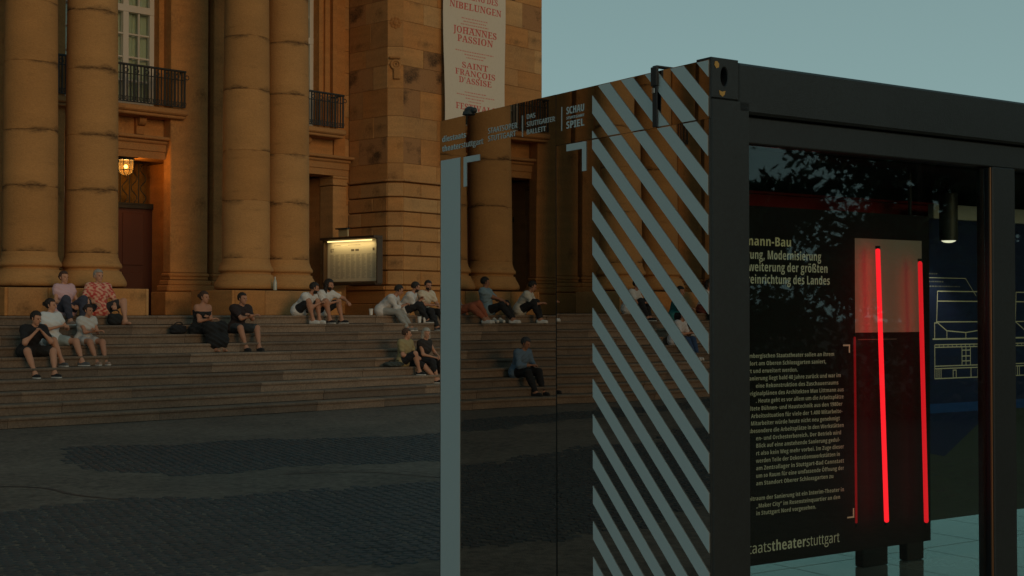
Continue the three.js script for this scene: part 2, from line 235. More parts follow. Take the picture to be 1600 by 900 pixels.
    for (const sg of [-1, 1]) { // door surround
      bay(merge([moved(cbox(0.42, 3.08, 0.5, 0.012), sg * 1.66, L + 1.57, -0.2), moved(cbox(0.46, 0.05, 0.54, 0.012), sg * 1.66, 4.80, -0.19), moved(cbox(0.48, 0.06, 0.56, 0.02), sg * 1.66, 4.965, -0.185), moved(cbox(0.44, 0.16, 0.5, 0.01), sg * 1.66, 4.87, -0.195)]), stone[bi % 2 ? 5 : 2], 0, WALL, 'door_pilaster');
      bay(span(sg > 0 ? 1.46 : -1.86, sg > 0 ? 1.86 : -1.46, L, 4.99, -1.3, -0.46), stone[1], 0, WALL, 'door_reveal');
      bay(span(sg > 0 ? 1.07 : -1.52, sg > 0 ? 1.52 : -1.07, 6.0, 9.7, -0.6, -0.02), stone[4], 0, WALL, 'window_jamb');
      bay(merge([span(sg > 0 ? 1.2 : -1.34, sg > 0 ? 1.34 : -1.2, 6.06, 9.7, -0.03, 0.05), span(sg > 0 ? 1.40 : -1.52, sg > 0 ? 1.52 : -1.40, 6.06, 9.9, -0.03, 0.1), span(sg > 0 ? 1.52 : -1.86, sg > 0 ? 1.86 : -1.52, 5.472, 10.4, -0.6, 0.0)]), stone[sg > 0 ? 1 : 0], 0, WALL, 'window_surround');
    }
    bay(span(-1.86, 1.86, 9.7, 10.9, -0.6, -0.01), stone[1], 0, WALL, 'wall_panel');
    // pier between this bay and the next: ashlar
    { const w = bi < 2 ? 0.76 : 0.9, sc = bi === 0 ? c + 2.02 : c + 2.27; 
      if (bi > 0) { const pier = setRing(part('pier', cbox(w, 9.2, 0.7, 0.01), stone[3], opera), sc, WALL - 0.45, L + 4.6);
        if (near) for (let k = 0; k < 17; k++) { const b = part('stone_block', cbox(w - 0.004, 0.53, 0.12, 0.008, k % 5), stone[Math.floor(rnd() * 6)], pier); b.position.set(0, -4.6 + 0.27 + k * 0.536, 0.36 + rr(0, 0.006)); } }
      else { const pier = setRing(part('pier', cbox(0.5, 9.2, 0.7, 0.01), stone[3], opera), c + 2.12, WALL - 0.45, L + 4.6); for (let k = 0; k < 17; k++) { const b = part('stone_block', cbox(0.5, 0.53, 0.12, 0.008, k % 5), stone[Math.floor(rnd() * 6)], pier); b.position.set(0, -4.6 + 0.27 + k * 0.536, 0.36 + rr(0, 0.006)); } } }
    // door with transom grille
    const door = bay(span(-1.5, 1.5, L, 4.05, -1.06, -1.0), darkWood, 0, WALL, 'door');
    for (let i = -2; i < 2; i++) for (const [a, b] of [[1.85, 2.6], [2.75, 3.9]]) part('door_panel', span(i * 0.66 + 0.08, i * 0.66 + 0.58, a, b, -1.0, -0.975, 0.015), darkWood, door);
    part('door_rail', span(-1.46, 1.46, 4.0, 4.12, -1.02, -0.94), iron, door);
    const gr = bay(scrollG, iron, 4.08, WALL - 0.95, 'transom_grille');
    bay(span(-1.5, 1.5, 4.05, 5.05, -1.12, -1.11, 0.001), glassM, 0, WALL, 'transom_glass');
    // window, balcony
    const win = bay(muntins(1.07, 6.1, 9.65), whitePaint, 0, WALL - 0.3, 'window');
    if (near) for (const x of [-0.86, -0.6, -0.2, 0.2, 0.6, 0.86]) for (let y = 7.43, i = 0; y > 6.3; y -= 0.5, i++) { const p = part('pane', paneG[0], glassM, win); p.position.set(x, y, -0.02); }
    if (near) for (const x of [-0.86, -0.6, -0.2, 0.2, 0.6, 0.86]) for (const y of [7.92, 8.52, 9.2]) { const p = part('pane', paneG[0], glassM, win); p.position.set(x, y, -0.02); }
    const cg = new THREE.PlaneGeometry(2.1, 3.55, 80, 1); { const q = cg.attributes.position; for (let i = 0; i < q.count; i++) q.setZ(i, 0.025 * Math.sin(q.getX(i) * 34) + 0.01 * Math.sin(q.getX(i) * 71)); cg.computeVertexNormals(); cg.translate(0, 7.87, -0.14); }
    part('curtain', cg, curtainM, win);
    bay(span(-1.07, 1.07, 6.06, 9.7, -0.58, -0.5), plaster, 0, WALL, 'room_backing');
    const bal = bay(merge([span(-1.5, 1.5, 5.93, 6.06, -0.02, 0.5, 0.03), span(-1.46, 1.46, 5.86, 5.93, -0.02, 0.44, 0.02)]), stone[5], 0, WALL, 'balcony');
    const rl = part('railing', railG, iron, bal); rl.position.y = 6.06;
    part('console', merge([moved(new THREE.CylinderGeometry(0.1, 0.1, 0.16, 12).rotateZ(Math.PI / 2).toNonIndexed(), 0.58, 5.78, 0.12), moved(new THREE.CylinderGeometry(0.06, 0.06, 0.15, 10).rotateZ(Math.PI / 2).toNonIndexed(), 0.58, 5.58, 0.03), span(0.49, 0.67, 5.5, 5.86, -0.03, 0.09)]), stone[3], bal);
  });
  // entablature over the portico, ceiling, attic
  part('entablature', ringSlab(-46, 6.5, R - 0.75, R + 0.75, SHAFT_TOP + 0.43, 12.4, 40), stone[0], opera);
  part('cornice', ringSlab(-46, 6.5, R - 0.7, R + 1.3, 12.402, 12.9, 40), stone[5], opera);
  part('portico_ceiling', ringSlab(-46, 6.5, R - 3.1, R - 0.76, 10.9, 11.2, 40), stone[3], opera);
  part('attic', ringSlab(-46, 6.5, R - 9, R - 0.8, 11.25, 15, 40), stone[1], opera);
  part('house_body', ringSlab(-46, 6.5, R - 12, R - 3.7, 0.2, 11.24, 40), stone[3], opera);

  // pavilion closing the portico on the right
  const Pi = V(-3.975, 0, -32.722), DO = V(0.74786, 0, 0.66386), TD = V(0.66386, 0, -0.74786), CH = DO.clone().add(TD).normalize();
  const L1 = 1.3646, Wc = 0.3776, WF = 5.084;
  const P1 = Pi.clone().addScaledVector(DO, L1), P2 = P1.clone().addScaledVector(CH, Wc), P3 = P2.clone().addScaledVector(TD, WF);
  const inset = 0.12, foot = [Pi.clone().addScaledVector(DO, -3).addScaledVector(TD, inset), P1.clone().addScaledVector(TD, inset).addScaledVector(DO, -0.03), P2.clone().addScaledVector(DO, -inset).addScaledVector(TD, 0.03), P3.clone().addScaledVector(DO, -inset).addScaledVector(TD, -0.01), P3.clone().addScaledVector(DO, -14).addScaledVector(TD, -0.01), Pi.clone().addScaledVector(DO, -14).addScaledVector(TD, inset)];
  const fs = new THREE.Shape(foot.map((p) => new THREE.Vector2(p.x, -p.z)));
  const core = part('pavilion_core', new THREE.ExtrudeGeometry(fs, { depth: 16.5, bevelEnabled: false }).rotateX(-Math.PI / 2), stone[3], opera);
  const faces = [ // origin, along, outward, width, joint pattern
    ['pavilion_side_wall', Pi, DO, TD.clone().negate(), L1, 0.86],
    ['pavilion_chamfer', P1, CH, V(-CH.z, 0, CH.x).multiplyScalar(1), Wc, 0.5],
    ['pavilion_front_wall', P2, TD, DO, WF, 1.15],
  ];
  for (const [name, o, along, out0, w, bl] of faces) {
    const out = out0.clone(); if (out.dot(V(-o.x, 0, -o.z)) < 0) out.negate();
    const g = part(name, moved(cbox(w - 0.02, 14, 0.05, 0.004), w / 2, 9.4, -0.105), stone[3], opera);
    g.position.copy(o); g.rotation.y = Math.atan2(out.x, out.z);
    const lx = V(Math.cos(g.rotation.y), 0, -Math.sin(g.rotation.y)), flip = lx.dot(along) < 0 ? -1 : 1;
    if (flip < 0) { g.geometry = moved(g.geometry, -w, 0, 0); }
    let y = 2.36, row = 0; const rows = [];
    while (y < 4.7) { rows.push([y, 0.349, true]); y += 0.349; } y = 4.82;
    while (y < 10) { const h = [0.44, 0.62, 0.5, 0.66, 0.55][row++ % 5]; rows.push([y, h, false]); y += h; }
    rows.forEach(([yy, h, rust], i) => {
      let x = 0, cutsX = [0]; const offs = (i % 2) * bl * 0.5 + (rust ? 0 : rr(-0.1, 0.2)); if (w > 0.6) { let q = offs + bl * 0.5; while (q < w - 0.25) { if (q > 0.25) cutsX.push(q); q += bl * rr(0.82, 1.18); } } cutsX.push(w);
      for (let k = 0; k + 1 < cutsX.length; k++) { const a = cutsX[k], b = cutsX[k + 1], gap = rust ? 0.012 : 0.004, d = 0.09;
        const m = stone[name === 'pavilion_chamfer' ? [2, 5, 0][i % 3] : rust ? [0, 4, 2, 0][Math.floor(rnd() * 4)] : rnd() < 0.2 ? 6 + Math.floor(rnd() * 2) : Math.floor(rnd() * 6)];
        const blk = part('stone_block', cbox(b - a - (w > 0.6 && !rust ? gap : 0.004), h - (rust ? 0.03 : gap), d, rust ? 0.014 : 0.006, Math.floor(rnd() * 7)), m, g);
        blk.position.set(flip * (a + b) / 2, yy + h / 2, -0.045 + (rust ? 0.012 : rr(-0.003, 0.004))); }
    });
    part('plinth_course', moved(cbox(w + 0.1, 0.10, 0.3, 0.02), flip * w / 2, 2.29, 0.0), stone[1], g);
    part('plinth_course', moved(cbox(w + 0.06, 0.30, 0.22, 0.01), flip * w / 2, 2.075, -0.02), stone[1], g);
    part('plinth_course', moved(cbox(w + 0.14, 1.92, 0.34, 0.02), flip * w / 2, 0.955, 0.02), stone[4], g);
    part('string_course', moved(cbox(w + 0.02, 0.05, 0.16, 0.015), flip * w / 2, 4.845, -0.02), stone[5], g);
    part('upper_wall', moved(cbox(w, 5.2, 0.09, 0.01), flip * w / 2, 13.2, -0.05), stone[1], g);
    if (name === 'pavilion_chamfer') {
      part('rosette', moved(merge([new THREE.SphereGeometry(0.07, 12, 8).scale(1, 1, 0.5), ...[...Array(8)].map((_, i) => new THREE.SphereGeometry(0.05, 8, 6).scale(1, 1, 0.5).translate(0.1 * Math.cos(i * 0.785), 0.1 * Math.sin(i * 0.785), -0.01))]), flip * w / 2, 8.6, 0.01), stone[1], g);
      part('scroll', moved(merge([new THREE.TorusGeometry(0.1, 0.035, 8, 20), new THREE.TorusGeometry(0.045, 0.025, 8, 14), span(-0.05, 0.12, -0.35, -0.1, -0.03, 0.04, 0.02), span(-0.15, 0.12, 0.13, 0.19, -0.04, 0.07, 0.02)]), flip * w / 2, 7.6, 0.02), stone[0], g);
    }
  }
  rebase(opera, ring(0, R).x, L, ring(0, R).z);

  // banner on the pavilion front
  const ban = thing('event_banner', 'tall cream banner with red lettering hanging on the end wall', 'banner');
  const bw = 2.235, b0 = 5.35, b1 = 13.2;
  const tex = canvasTexture(576, 2024, (c, w, h) => {
    c.fillStyle = '#d3c6b2'; c.fillRect(0, 0, w, h); for (let i = 0; i < 5000; i++) { c.fillStyle = `rgba(${90 + rr(0, 60)},80,60,0.05)`; c.fillRect(rr(0, w), rr(0, h), rr(1, 4), rr(2, 20)); }
    const Y = (hh) => (b1 - hh) / (b1 - b0) * h, S = h / (b1 - b0); c.textAlign = 'center'; c.fillStyle = '#c4534a';
    const line = (s, hh, cap, maxw) => { c.font = `bold ${Math.round(cap * S / 0.72)}px serif`; const m = c.measureText(s).width; c.save(); c.translate(w / 2 + 8, Y(hh)); c.scale(maxw * w / m, 1); c.fillText(s, 0, 0); c.restore(); };
    line('DER RING DES', 9.50, 0.16, 0.7); line('NIBELUNGEN', 9.24, 0.165, 0.82); line('JOHANNES', 8.64, 0.165, 0.68); line('PASSION', 8.43, 0.165, 0.56);
    line('SAINT', 7.79, 0.145, 0.42); line('FRANÇOIS', 7.60, 0.145, 0.66); line("D'ASSISE", 7.41, 0.145, 0.54); line('FESTIVALS', 6.74, 0.16, 0.68);
    c.fillStyle = 'rgba(196,83,74,0.55)'; for (const [hh, ws] of [[9.04, [0.4, 0.34, 0.42, 0.3]], [8.22, [0.6, 0.3, 0.24]], [7.2, [0.32, 0.6, 0.3, 0.2]], [6.55, [0.5, 0.4]], [11, [0.5, 0.4, 0.3]], [11.6, [0.6]], [12.2, [0.7]]]) ws.forEach((q, i) => { let x = w / 2 - q * w / 2; while (x < w / 2 + q * w / 2) { const d = rr(5, 22); c.fillRect(x, Y(hh - i * 0.075), d, 7); x += d + 5; } });
  });
  const g = new THREE.PlaneGeometry(bw, b1 - b0, 16, 60), q = g.attributes.position;
  for (let i = 0; i < q.count; i++) q.setZ(i, 0.03 * Math.sin(q.getY(i) * 1.3 + q.getX(i)) + 0.02 * Math.sin(q.getX(i) * 3 + q.getY(i) * 0.6));
  g.computeVertexNormals();
  const cl = part('cloth', g, new THREE.MeshStandardMaterial({ map: tex, roughness: 0.9, side: THREE.DoubleSide }), ban);
  const back = g.clone(); back.translate(0, 0, -0.006); part('cloth_back', back, metal(0.55, 0.5, 0.42, 0.9), ban);
  for (const y of [(b1 - b0) / 2, -(b1 - b0) / 2]) part('batten', new THREE.CylinderGeometry(0.025, 0.025, bw + 0.08, 10).rotateZ(Math.PI / 2).translate(0, y, 0), metal(0.3, 0.3, 0.3, 0.4, 0.8), ban);
  ban.position.copy(P2).addScaledVector(TD, 2.345).addScaledVector(DO, 0.13); ban.position.y = (b0 + b1) / 2; ban.rotation.y = Math.atan2(DO.x, DO.z);

  // lit programme board on the landing
  const pb = thing('programme_board', 'glazed programme board with a lit strip along its top edge', 'notice board');
  const bl = 1.84, bh0 = 2.44, bh1 = 3.42, fm = metal(0.10, 0.062, 0.035, 0.5, 0.4);
  const dir = DO.clone(), o = ring(5.75, R - 2.2), org = V(o.x, 0, o.z).addScaledVector(dir, -0.1158);
  const ptex = canvasTexture(1024, 520, (c, w, h) => { c.fillStyle = '#d9d0b8'; c.fillRect(0, 0, w, h);
    c.fillStyle = '#2a221a'; c.font = 'bold 64px serif'; c.fillText('07', 56, 150); c.fillStyle = 'rgba(60,50,40,0.75)'; c.fillRect(470, 118, 62, 26); c.fillRect(555, 118, 70, 26); c.fillRect(890, 112, 40, 34);
    c.fillStyle = 'rgba(70,60,46,0.55)'; for (let k = 0; k < 9; k++) { const x0 = 56 + k * 104; for (let y = 180; y < 480; y += 9) { let x = x0; const e = x0 + rr(40, 86); while (x < e) { const d = rr(4, 16); c.fillRect(x, y, d, 4); x += d + 4; } } }
    for (let x = 130; x < 900;) { const d = rr(8, 30); if ((x < 250) || (x > 400 && x < 640)) c.fillRect(x, 62, d, 8); x += d + 6; } });
  part('case', merge([span(0, bl, bh0 - 0.02, bh1, -0.1, -0.05), span(-0.03, bl + 0.03, bh1, bh1 + 0.06, -0.11, 0.17), span(-0.04, 0, bh0 - 0.06, bh1, -0.1, 0.07), span(bl, bl + 0.04, bh0 - 0.06, bh1, -0.1, 0.07), span(0, bl, bh0 - 0.09, bh0 - 0.02, -0.1, 0.09)]), fm, pb);
  const pg = new THREE.PlaneGeometry(bl - 0.02, bh1 - bh0); part('poster', pg.translate(bl / 2, (bh0 + bh1) / 2, -0.046), new THREE.MeshStandardMaterial({ map: ptex, roughness: 0.8 }), pb);
  const lamp = part('light_tube', new THREE.CylinderGeometry(0.014, 0.014, bl - 0.3, 10).rotateZ(Math.PI / 2).translate(bl / 2, bh1 - 0.035, 0.07), new THREE.MeshStandardMaterial({ color: 0x222222, emissive: lin(1, 0.72, 0.28), emissiveIntensity: 2.2 }), pb);
  const ra = new THREE.RectAreaLight(lin(1, 0.74, 0.33), 20, bl - 0.34, 0.03); ra.position.set(bl / 2, bh1 - 0.055, 0.065); ra.lookAt(bl / 2, bh1 - 0.5, -0.02); pb.add(ra);
  part('sign_plate', merge([span(0.47, 0.80, bh1 + 0.08, bh1 + 0.25, -0.02, 0.02)]), metal(0.55, 0.45, 0.25, 0.6), pb); part('sign_hood', span(0.42, 0.84, bh1 + 0.25, bh1 + 0.28, -0.03, 0.08), iron, pb);
  for (const x of [0.75, 1.0]) for (const y of [bh0 + 0.1, bh1 - 0.1]) part('wall_bracket', span(x - 0.03, x + 0.03, y - 0.03, y + 0.03, -0.72, -0.1), fm, pb);
  pb.position.copy(org); const out = V(dir.z, 0, -dir.x); if (out.dot(org) > 0) out.negate(); pb.rotation.y = Math.atan2(out.x, out.z);
  { const lx = V(Math.cos(pb.rotation.y), 0, -Math.sin(pb.rotation.y)); if (lx.dot(dir) < 0) pb.position.addScaledVector(dir, bl); }

  // lantern in the doorway
  const la = thing('door_lantern', 'lit amber glass lantern hanging under the door lintel', 'lantern');
  part('cap', merge([new THREE.ConeGeometry(0.2, 0.07, 8).translate(0, 0.195, 0), new THREE.CylinderGeometry(0.17, 0.19, 0.03, 8).translate(0, 0.15, 0), new THREE.CylinderGeometry(0.02, 0.02, 0.12, 8).translate(0, 0.26, 0)]), iron, la);
  const bars = []; for (let i = 0; i < 8; i++) { const a = i * Math.PI / 4, p = []; for (const [r, y] of [[0.165, 0.14], [0.16, 0], [0.14, -0.12], [0.05, -0.19]]) p.push(V(r * Math.cos(a), y, r * Math.sin(a))); bars.push(tube(p, 0.008, 5, 10)); } bars.push(new THREE.TorusGeometry(0.15, 0.008, 5, 16).rotateX(Math.PI / 2).translate(0, -0.08, 0));
  part('cage', merge(bars), iron, la);
  part('glass', new THREE.LatheGeometry([[0.155, 0.13], [0.15, 0], [0.13, -0.11], [0.04, -0.18]].map(([r, y]) => new THREE.Vector2(r, y)), 16), new THREE.MeshPhysicalMaterial({ color: lin(1, 0.72, 0.3), roughness: 0.15, transmission: 1, thickness: 0 }), la);
  part('bulb', new THREE.SphereGeometry(0.04, 12, 10), new THREE.MeshStandardMaterial({ color: 0x111111, emissive: lin(1, 0.72, 0.32), emissiveIntensity: 6 }), la);
  const pl = new THREE.PointLight(lin(1, 0.55, 0.2), 1.6); pl.castShadow = true; pl.shadow.radius = 2; la.add(pl);
  setRing(la, 0.36, WALL - 0.05, 4.80);
}

// ───────────────────────── display container ─────────────────────────
const font = await new FontLoader().loadAsync('fonts/droid/droid_sans_bold.typeface.json');
const fontR = await new FontLoader().loadAsync('fonts/droid/droid_sans_regular.typeface.json');
const BOX = { x: 0.924, z: -6.2, turn: Math.atan2(0.557, 0.8306), W: 6.06, D: 2.432, H: 2.878 };
const inBox = (o, x = 0, y = 0, z = 0) => { const c = Math.cos(BOX.turn), s = Math.sin(BOX.turn); o.position.set(BOX.x + c * x + s * z, y, BOX.z - s * x + c * z); o.rotation.y = BOX.turn; return o; };
{
  const box = inBox(thing('display_container', 'charcoal steel display container with mirrored end wall and glazed front', 'container'));
  const charcoal = new THREE.MeshStandardMaterial({ color: lin(0.019, 0.0285, 0.032), roughness: 0.48, map: scaled(texture(256, (u, v) => 0.8 + 0.4 * (fbm(u, v) - 0.5) + 0.2 * (n128(u, v) - 0.5)), 0.7, 0.7), bumpMap: scaled(stoneBump, 3, 3), bumpScale: 0.0006 });
  const inner = metal(0.02, 0.021, 0.022, 0.8), { W, D, H } = BOX;
  part('corner_post', span(0.0, 0.242, 0, 2.70, -0.2, 0, 0.008), charcoal, box);
  { // corner casting with its oval socket
    const s = new THREE.Shape([[0, 2.701], [0.162, 2.701], [0.162, H + 0.004], [0, H + 0.004]].map((p) => new THREE.Vector2(...p))); const h = new THREE.Path(); h.absellipse(0.076, 2.80, 0.026, 0.048, 0, Math.PI * 2); s.holes.push(h);
    const cc = part('corner_casting', new THREE.ExtrudeGeometry(s, { depth: 0.1, bevelEnabled: true, bevelSize: 0.004, bevelThickness: 0.004, bevelSegments: 1, curveSegments: 16 }).translate(0, 0, -0.1), charcoal, box);
    part('socket_back', span(0.01, 0.15, 2.71, 2.86, -0.16, -0.12), charcoal, cc);
    part('lock_pin', new THREE.SphereGeometry(0.022, 12, 8).translate(0.076, 2.785, -0.06), metal(0.3, 0.3, 0.31, 0.35, 0.9), cc);
  }
  const patch = (pts, x, y) => { const s = new THREE.Shape(pts.map((p) => new THREE.Vector2(...p))); return part('paint_chip', new THREE.ExtrudeGeometry(s, { depth: 0.001, bevelEnabled: false }).translate(x, y, 0.005), metal(0.42, 0.27, 0.07, 0.7), box); };
  patch([[-0.016, -0.004], [-0.004, -0.018], [0.012, -0.012], [0.014, 0.004], [0.002, 0.016], [-0.012, 0.014]], 0.028, 2.852);
  patch([[-0.02, 0.012], [-0.014, -0.008], [0.002, -0.017], [0.016, -0.006], [0.02, 0.012], [0.0, 0.006]], 0.06, 2.722);
  part('top_beam', span(0.168, W, 2.64, H, -0.17, 0, 0.012), charcoal, box);
  part('top_beam', span(0.244, W, 2.505, 2.632, -0.14, -0.03, 0.006), charcoal, box);
  part('bottom_rail', span(0.244, W, 0, 0.16, -0.16, -0.005, 0.006), charcoal, box);
  for (const [a, b] of [[2.07, 2.268], [4.08, 4.28], [W - 0.2, W]]) part('mullion', span(a, b, 0.162, 2.503, -0.12, -0.01, 0.006), charcoal, box);
  for (const a of [2.052, 4.062]) part('edge_strip', span(a + 0.008, a + 0.016, 0.17, 2.5, -0.03, -0.018, 0.002), metal(0.30, 0.15, 0.07, 0.4, 0.6), box);
  const glassM = new THREE.MeshPhysicalMaterial({ color: lin(0.80, 0.88, 0.86), roughness: 0.015, transmission: 1, thickness: 0, ior: 1.48 });
  for (const [a, b] of [[0.244, 2.05], [2.27, 4.06], [4.282, W - 0.202]]) part('glass_pane', span(a, b, 0.165, 2.5, -0.052, -0.046, 0.001), glassM, box);
  part('roof', span(0.05, W, 2.74, 2.85, -D + 0.02, -0.18), charcoal, box);
  part('ceiling', span(0.05, W, 2.50, 2.735, -D + 0.05, -0.18), inner, box);
  const floorM = new THREE.MeshPhysicalMaterial({ color: lin(0.40, 0.44, 0.43), roughness: 0.14, roughnessMap: scaled(texture(256, (u, v) => 0.5 + 0.9 * (fbm(u, v) - 0.3)), 0.5, 0.5), map: scaled(texture(256, (u, v) => 0.85 + 0.3 * (fbm(u, v) - 0.5)), 0.6, 0.6), clearcoat: 0.5, clearcoatRoughness: 0.1 });
  const floor = part('floor', span(0.03, W, 0.03, 0.115, -D + 0.01, -0.17), charcoal, box);
  for (let i = 0; i < 10; i++) for (let k = 0; k < 2; k++) part('floor_panel', span(0.04 + i * 0.6, 0.634 + i * 0.6, 0.116, 0.13, -D + 0.012 + k * 1.12, -D + 1.126 + k * 1.12, 0.002), floorM, floor);
  part('end_wall', span(W - 0.15, W, 0.165, 2.49, -D, -0.2), inner, box);
  part('rear_wall', span(0.05, W - 0.16, 0.92, 2.49, -D, -D + 0.06), inner, box);
  part('rear_window', span(0.3, W - 0.3, 0.17, 0.915, -D + 0.02, -D + 0.028, 0.001), glassM, box);
  part('inner_wall', span(0.045, 0.09, 0.165, 2.49, -D + 0.08, -0.21), inner, box);
  // mirrored end wall: polished panels, each a little out of true
  const mirrorM = new THREE.MeshStandardMaterial({ color: lin(0.50, 0.49, 0.47), metalness: 1, roughness: 0.0 });
  const vinyl = new THREE.MeshStandardMaterial({ color: lin(0.56, 0.60, 0.58), roughness: 0.75 });
  // panel frame: local x → towards the front corner, y up, z → out of the wall
  function panel(t0, t1, y0, y1, yaw, pitch, ph) {
    const w = t1 - t0, h = y1 - y0, g = new THREE.PlaneGeometry(w, h, 40, 60), q = g.attributes.position;
    for (let i = 0; i < q.count; i++) { const x = q.getX(i), y = q.getY(i); q.setZ(i, 0.00008 * Math.sin(x * 5.2 + ph) * Math.sin(y * 3.1 + ph * 2) + 0.000012 * Math.sin(x * 13 + y * 5 + ph) + 0.00012 * Math.sin(y * 2.2 + x * 1.4 + ph)); }
    g.computeVertexNormals();
    const p = part('mirror_panel', g, mirrorM, box); part('panel_backing', span(-w / 2, w / 2, -h / 2, h / 2, -0.012, -0.002, 0.001), charcoal, p);
    p.position.set(-0.012, (y0 + y1) / 2, -(t0 + t1) / 2); p.rotation.set(0, -Math.PI / 2 + yaw, 0, 'YXZ'); p.rotation.x = pitch; p.rotation.order = 'YXZ';
    p.userData.at = (t, y) => [-(t - (t0 + t1) / 2), y - (y0 + y1) / 2]; return p;
  }
  const pA = panel(1.219, 2.43, 0.05, H - 0.004, 0.000, 0.000, 0.3), pB = panel(0.002, 1.217, 0.05, 2.597, -0.006, 0.0015, 1.7), pC = panel(0.002, 1.217, 2.599, H - 0.004, -0.002, -0.008, 4.1);
  const film = (p, poly, name = 'vinyl_stripe') => { const sh = new THREE.Shape(poly.map(([t, y]) => new THREE.Vector2(...p.userData.at(t, y)))); return part(name, new THREE.ExtrudeGeometry(sh, { depth: 0.0012, bevelEnabled: false }).translate(0, 0, 0.0018), vinyl, p); };
  const clip = (poly, f) => { const o = []; for (let i = 0; i < poly.length; i++) { const a = poly[i], b = poly[(i + 1) % poly.length], fa = f(a), fb = f(b); if (fa >= 0) o.push(a); if (fa * fb < 0) { const k = fa / (fa - fb); o.push([a[0] + (b[0] - a[0]) * k, a[1] + (b[1] - a[1]) * k]); } } return o; };
  for (let k = -7; k < 17; k++) {
    const h0 = 1.178 + 0.183 * k, e = 0.893, strip = [[e, h0], [e, h0 - 0.0925], [0.006, h0 - 0.0925 - (e - 0.006) * 0.965], [0.006, h0 - (e - 0.006) * 0.965]];
    for (const [p, a, b] of [[pB, 0.06, 2.594], [pC, 2.602, H - 0.008]]) { const q = clip(clip(strip, (v) => v[1] - a), (v) => b - v[1]); if (q.length > 2) film(p, q); }
  }
  film(pA, [[2.417, 0.06], [2.193, 0.06], [2.193, 2.63], [2.417, 2.63]], 'vinyl_band');
  const Lb = (p, t0, t1, yt, yb, left, w) => film(p, left ? [[t0, yt], [t1, yt], [t1, yt - w], [t0 - w, yt - w], [t0 - w, yb], [t0, yb]] : [[t1, yt], [t0, yt], [t0, yt - w], [t1 + w, yt - w], [t1 + w, yb], [t1, yb]], 'corner_mark');
  Lb(pA, 2.155, 1.975, 2.627, 2.45, true, 0.036); Lb(pB, 1.12, 0.945, 2.594, 2.44, false, 0.036);
  const words = (p, s, t0, t1, y, cap, f = fontR, name = 'lettering') => { const g = new TextGeometry(s, { font: f, size: cap, depth: 0.0012, curveSegments: 3, bevelEnabled: false }); g.computeBoundingBox(); const b = g.boundingBox; g.scale((t0 - t1) / (b.max.x - b.min.x), 1, 1); g.computeBoundingBox(); const [x, yy] = p.userData.at(t0, y); g.translate(x - g.boundingBox.min.x, yy, 0.0018); return part(name, g, vinyl, p); };
  words(pA, 'diestaats', 2.402, 2.13, 2.742, 0.034, font); words(pA, 'theater', 2.402, 2.185, 2.684, 0.034, font); words(pA, 'stuttgart', 2.178, 1.94, 2.684, 0.034);
  words(pA, 'STAATSOPER', 1.885, 1.585, 2.737, 0.031); words(pA, 'STUTTGART', 1.885, 1.6, 2.692, 0.031);
  words(pA, 'DAS', 1.49, 1.41, 2.774, 0.026); words(pA, 'STUTTGARTER', 1.49, 1.225, 2.731, 0.027); words(pA, 'BALLETT', 1.49, 1.31, 2.688, 0.027);
  for (const [p, t, a, b] of [[pA, 1.537, 2.68, 2.80], [pC, 1.166, 2.672, 2.80]]) film(p, [[t, a], [t - 0.005, a], [t - 0.005, b], [t, b]], 'divider_line');
  words(pC, 'SCHAU', 1.12, 0.965, 2.755, 0.038, font); words(pC, 'STUTTGART', 1.12, 0.965, 2.727, 0.014, font); words(pC, 'SPIEL', 1.12, 0.965, 2.678, 0.038, font);
  // dark hook strap over the top edge
  part('hook_strap', merge([span(-0.028, -0.020, 2.60, H + 0.02, -0.395, -0.36, 0.003), span(-0.035, -0.018, 2.80, H + 0.015, -0.4, -0.355, 0.003), span(-0.028, 0.12, H + 0.012, H + 0.022, -0.395, -0.36, 0.003)]), metal(0.02, 0.02, 0.02, 0.5), box);
  part('strap_buckle', span(-0.034, -0.028, 2.765, 2.79, -0.392, -0.372, 0.002), metal(0.5, 0.5, 0.48, 0.3, 0.8), box);
  part('roof_clamp', merge([new THREE.SphereGeometry(0.032, 10, 8).scale(1, 0.8, 1.2).translate(-0.005, H + 0.02, -2.1), new THREE.CylinderGeometry(0.04, 0.045, 0.02, 10).translate(-0.005, H + 0.005, -2.1), new THREE.SphereGeometry(0.018, 8, 6).translate(-0.005, H + 0.016, -2.05)]), iron, box);
}
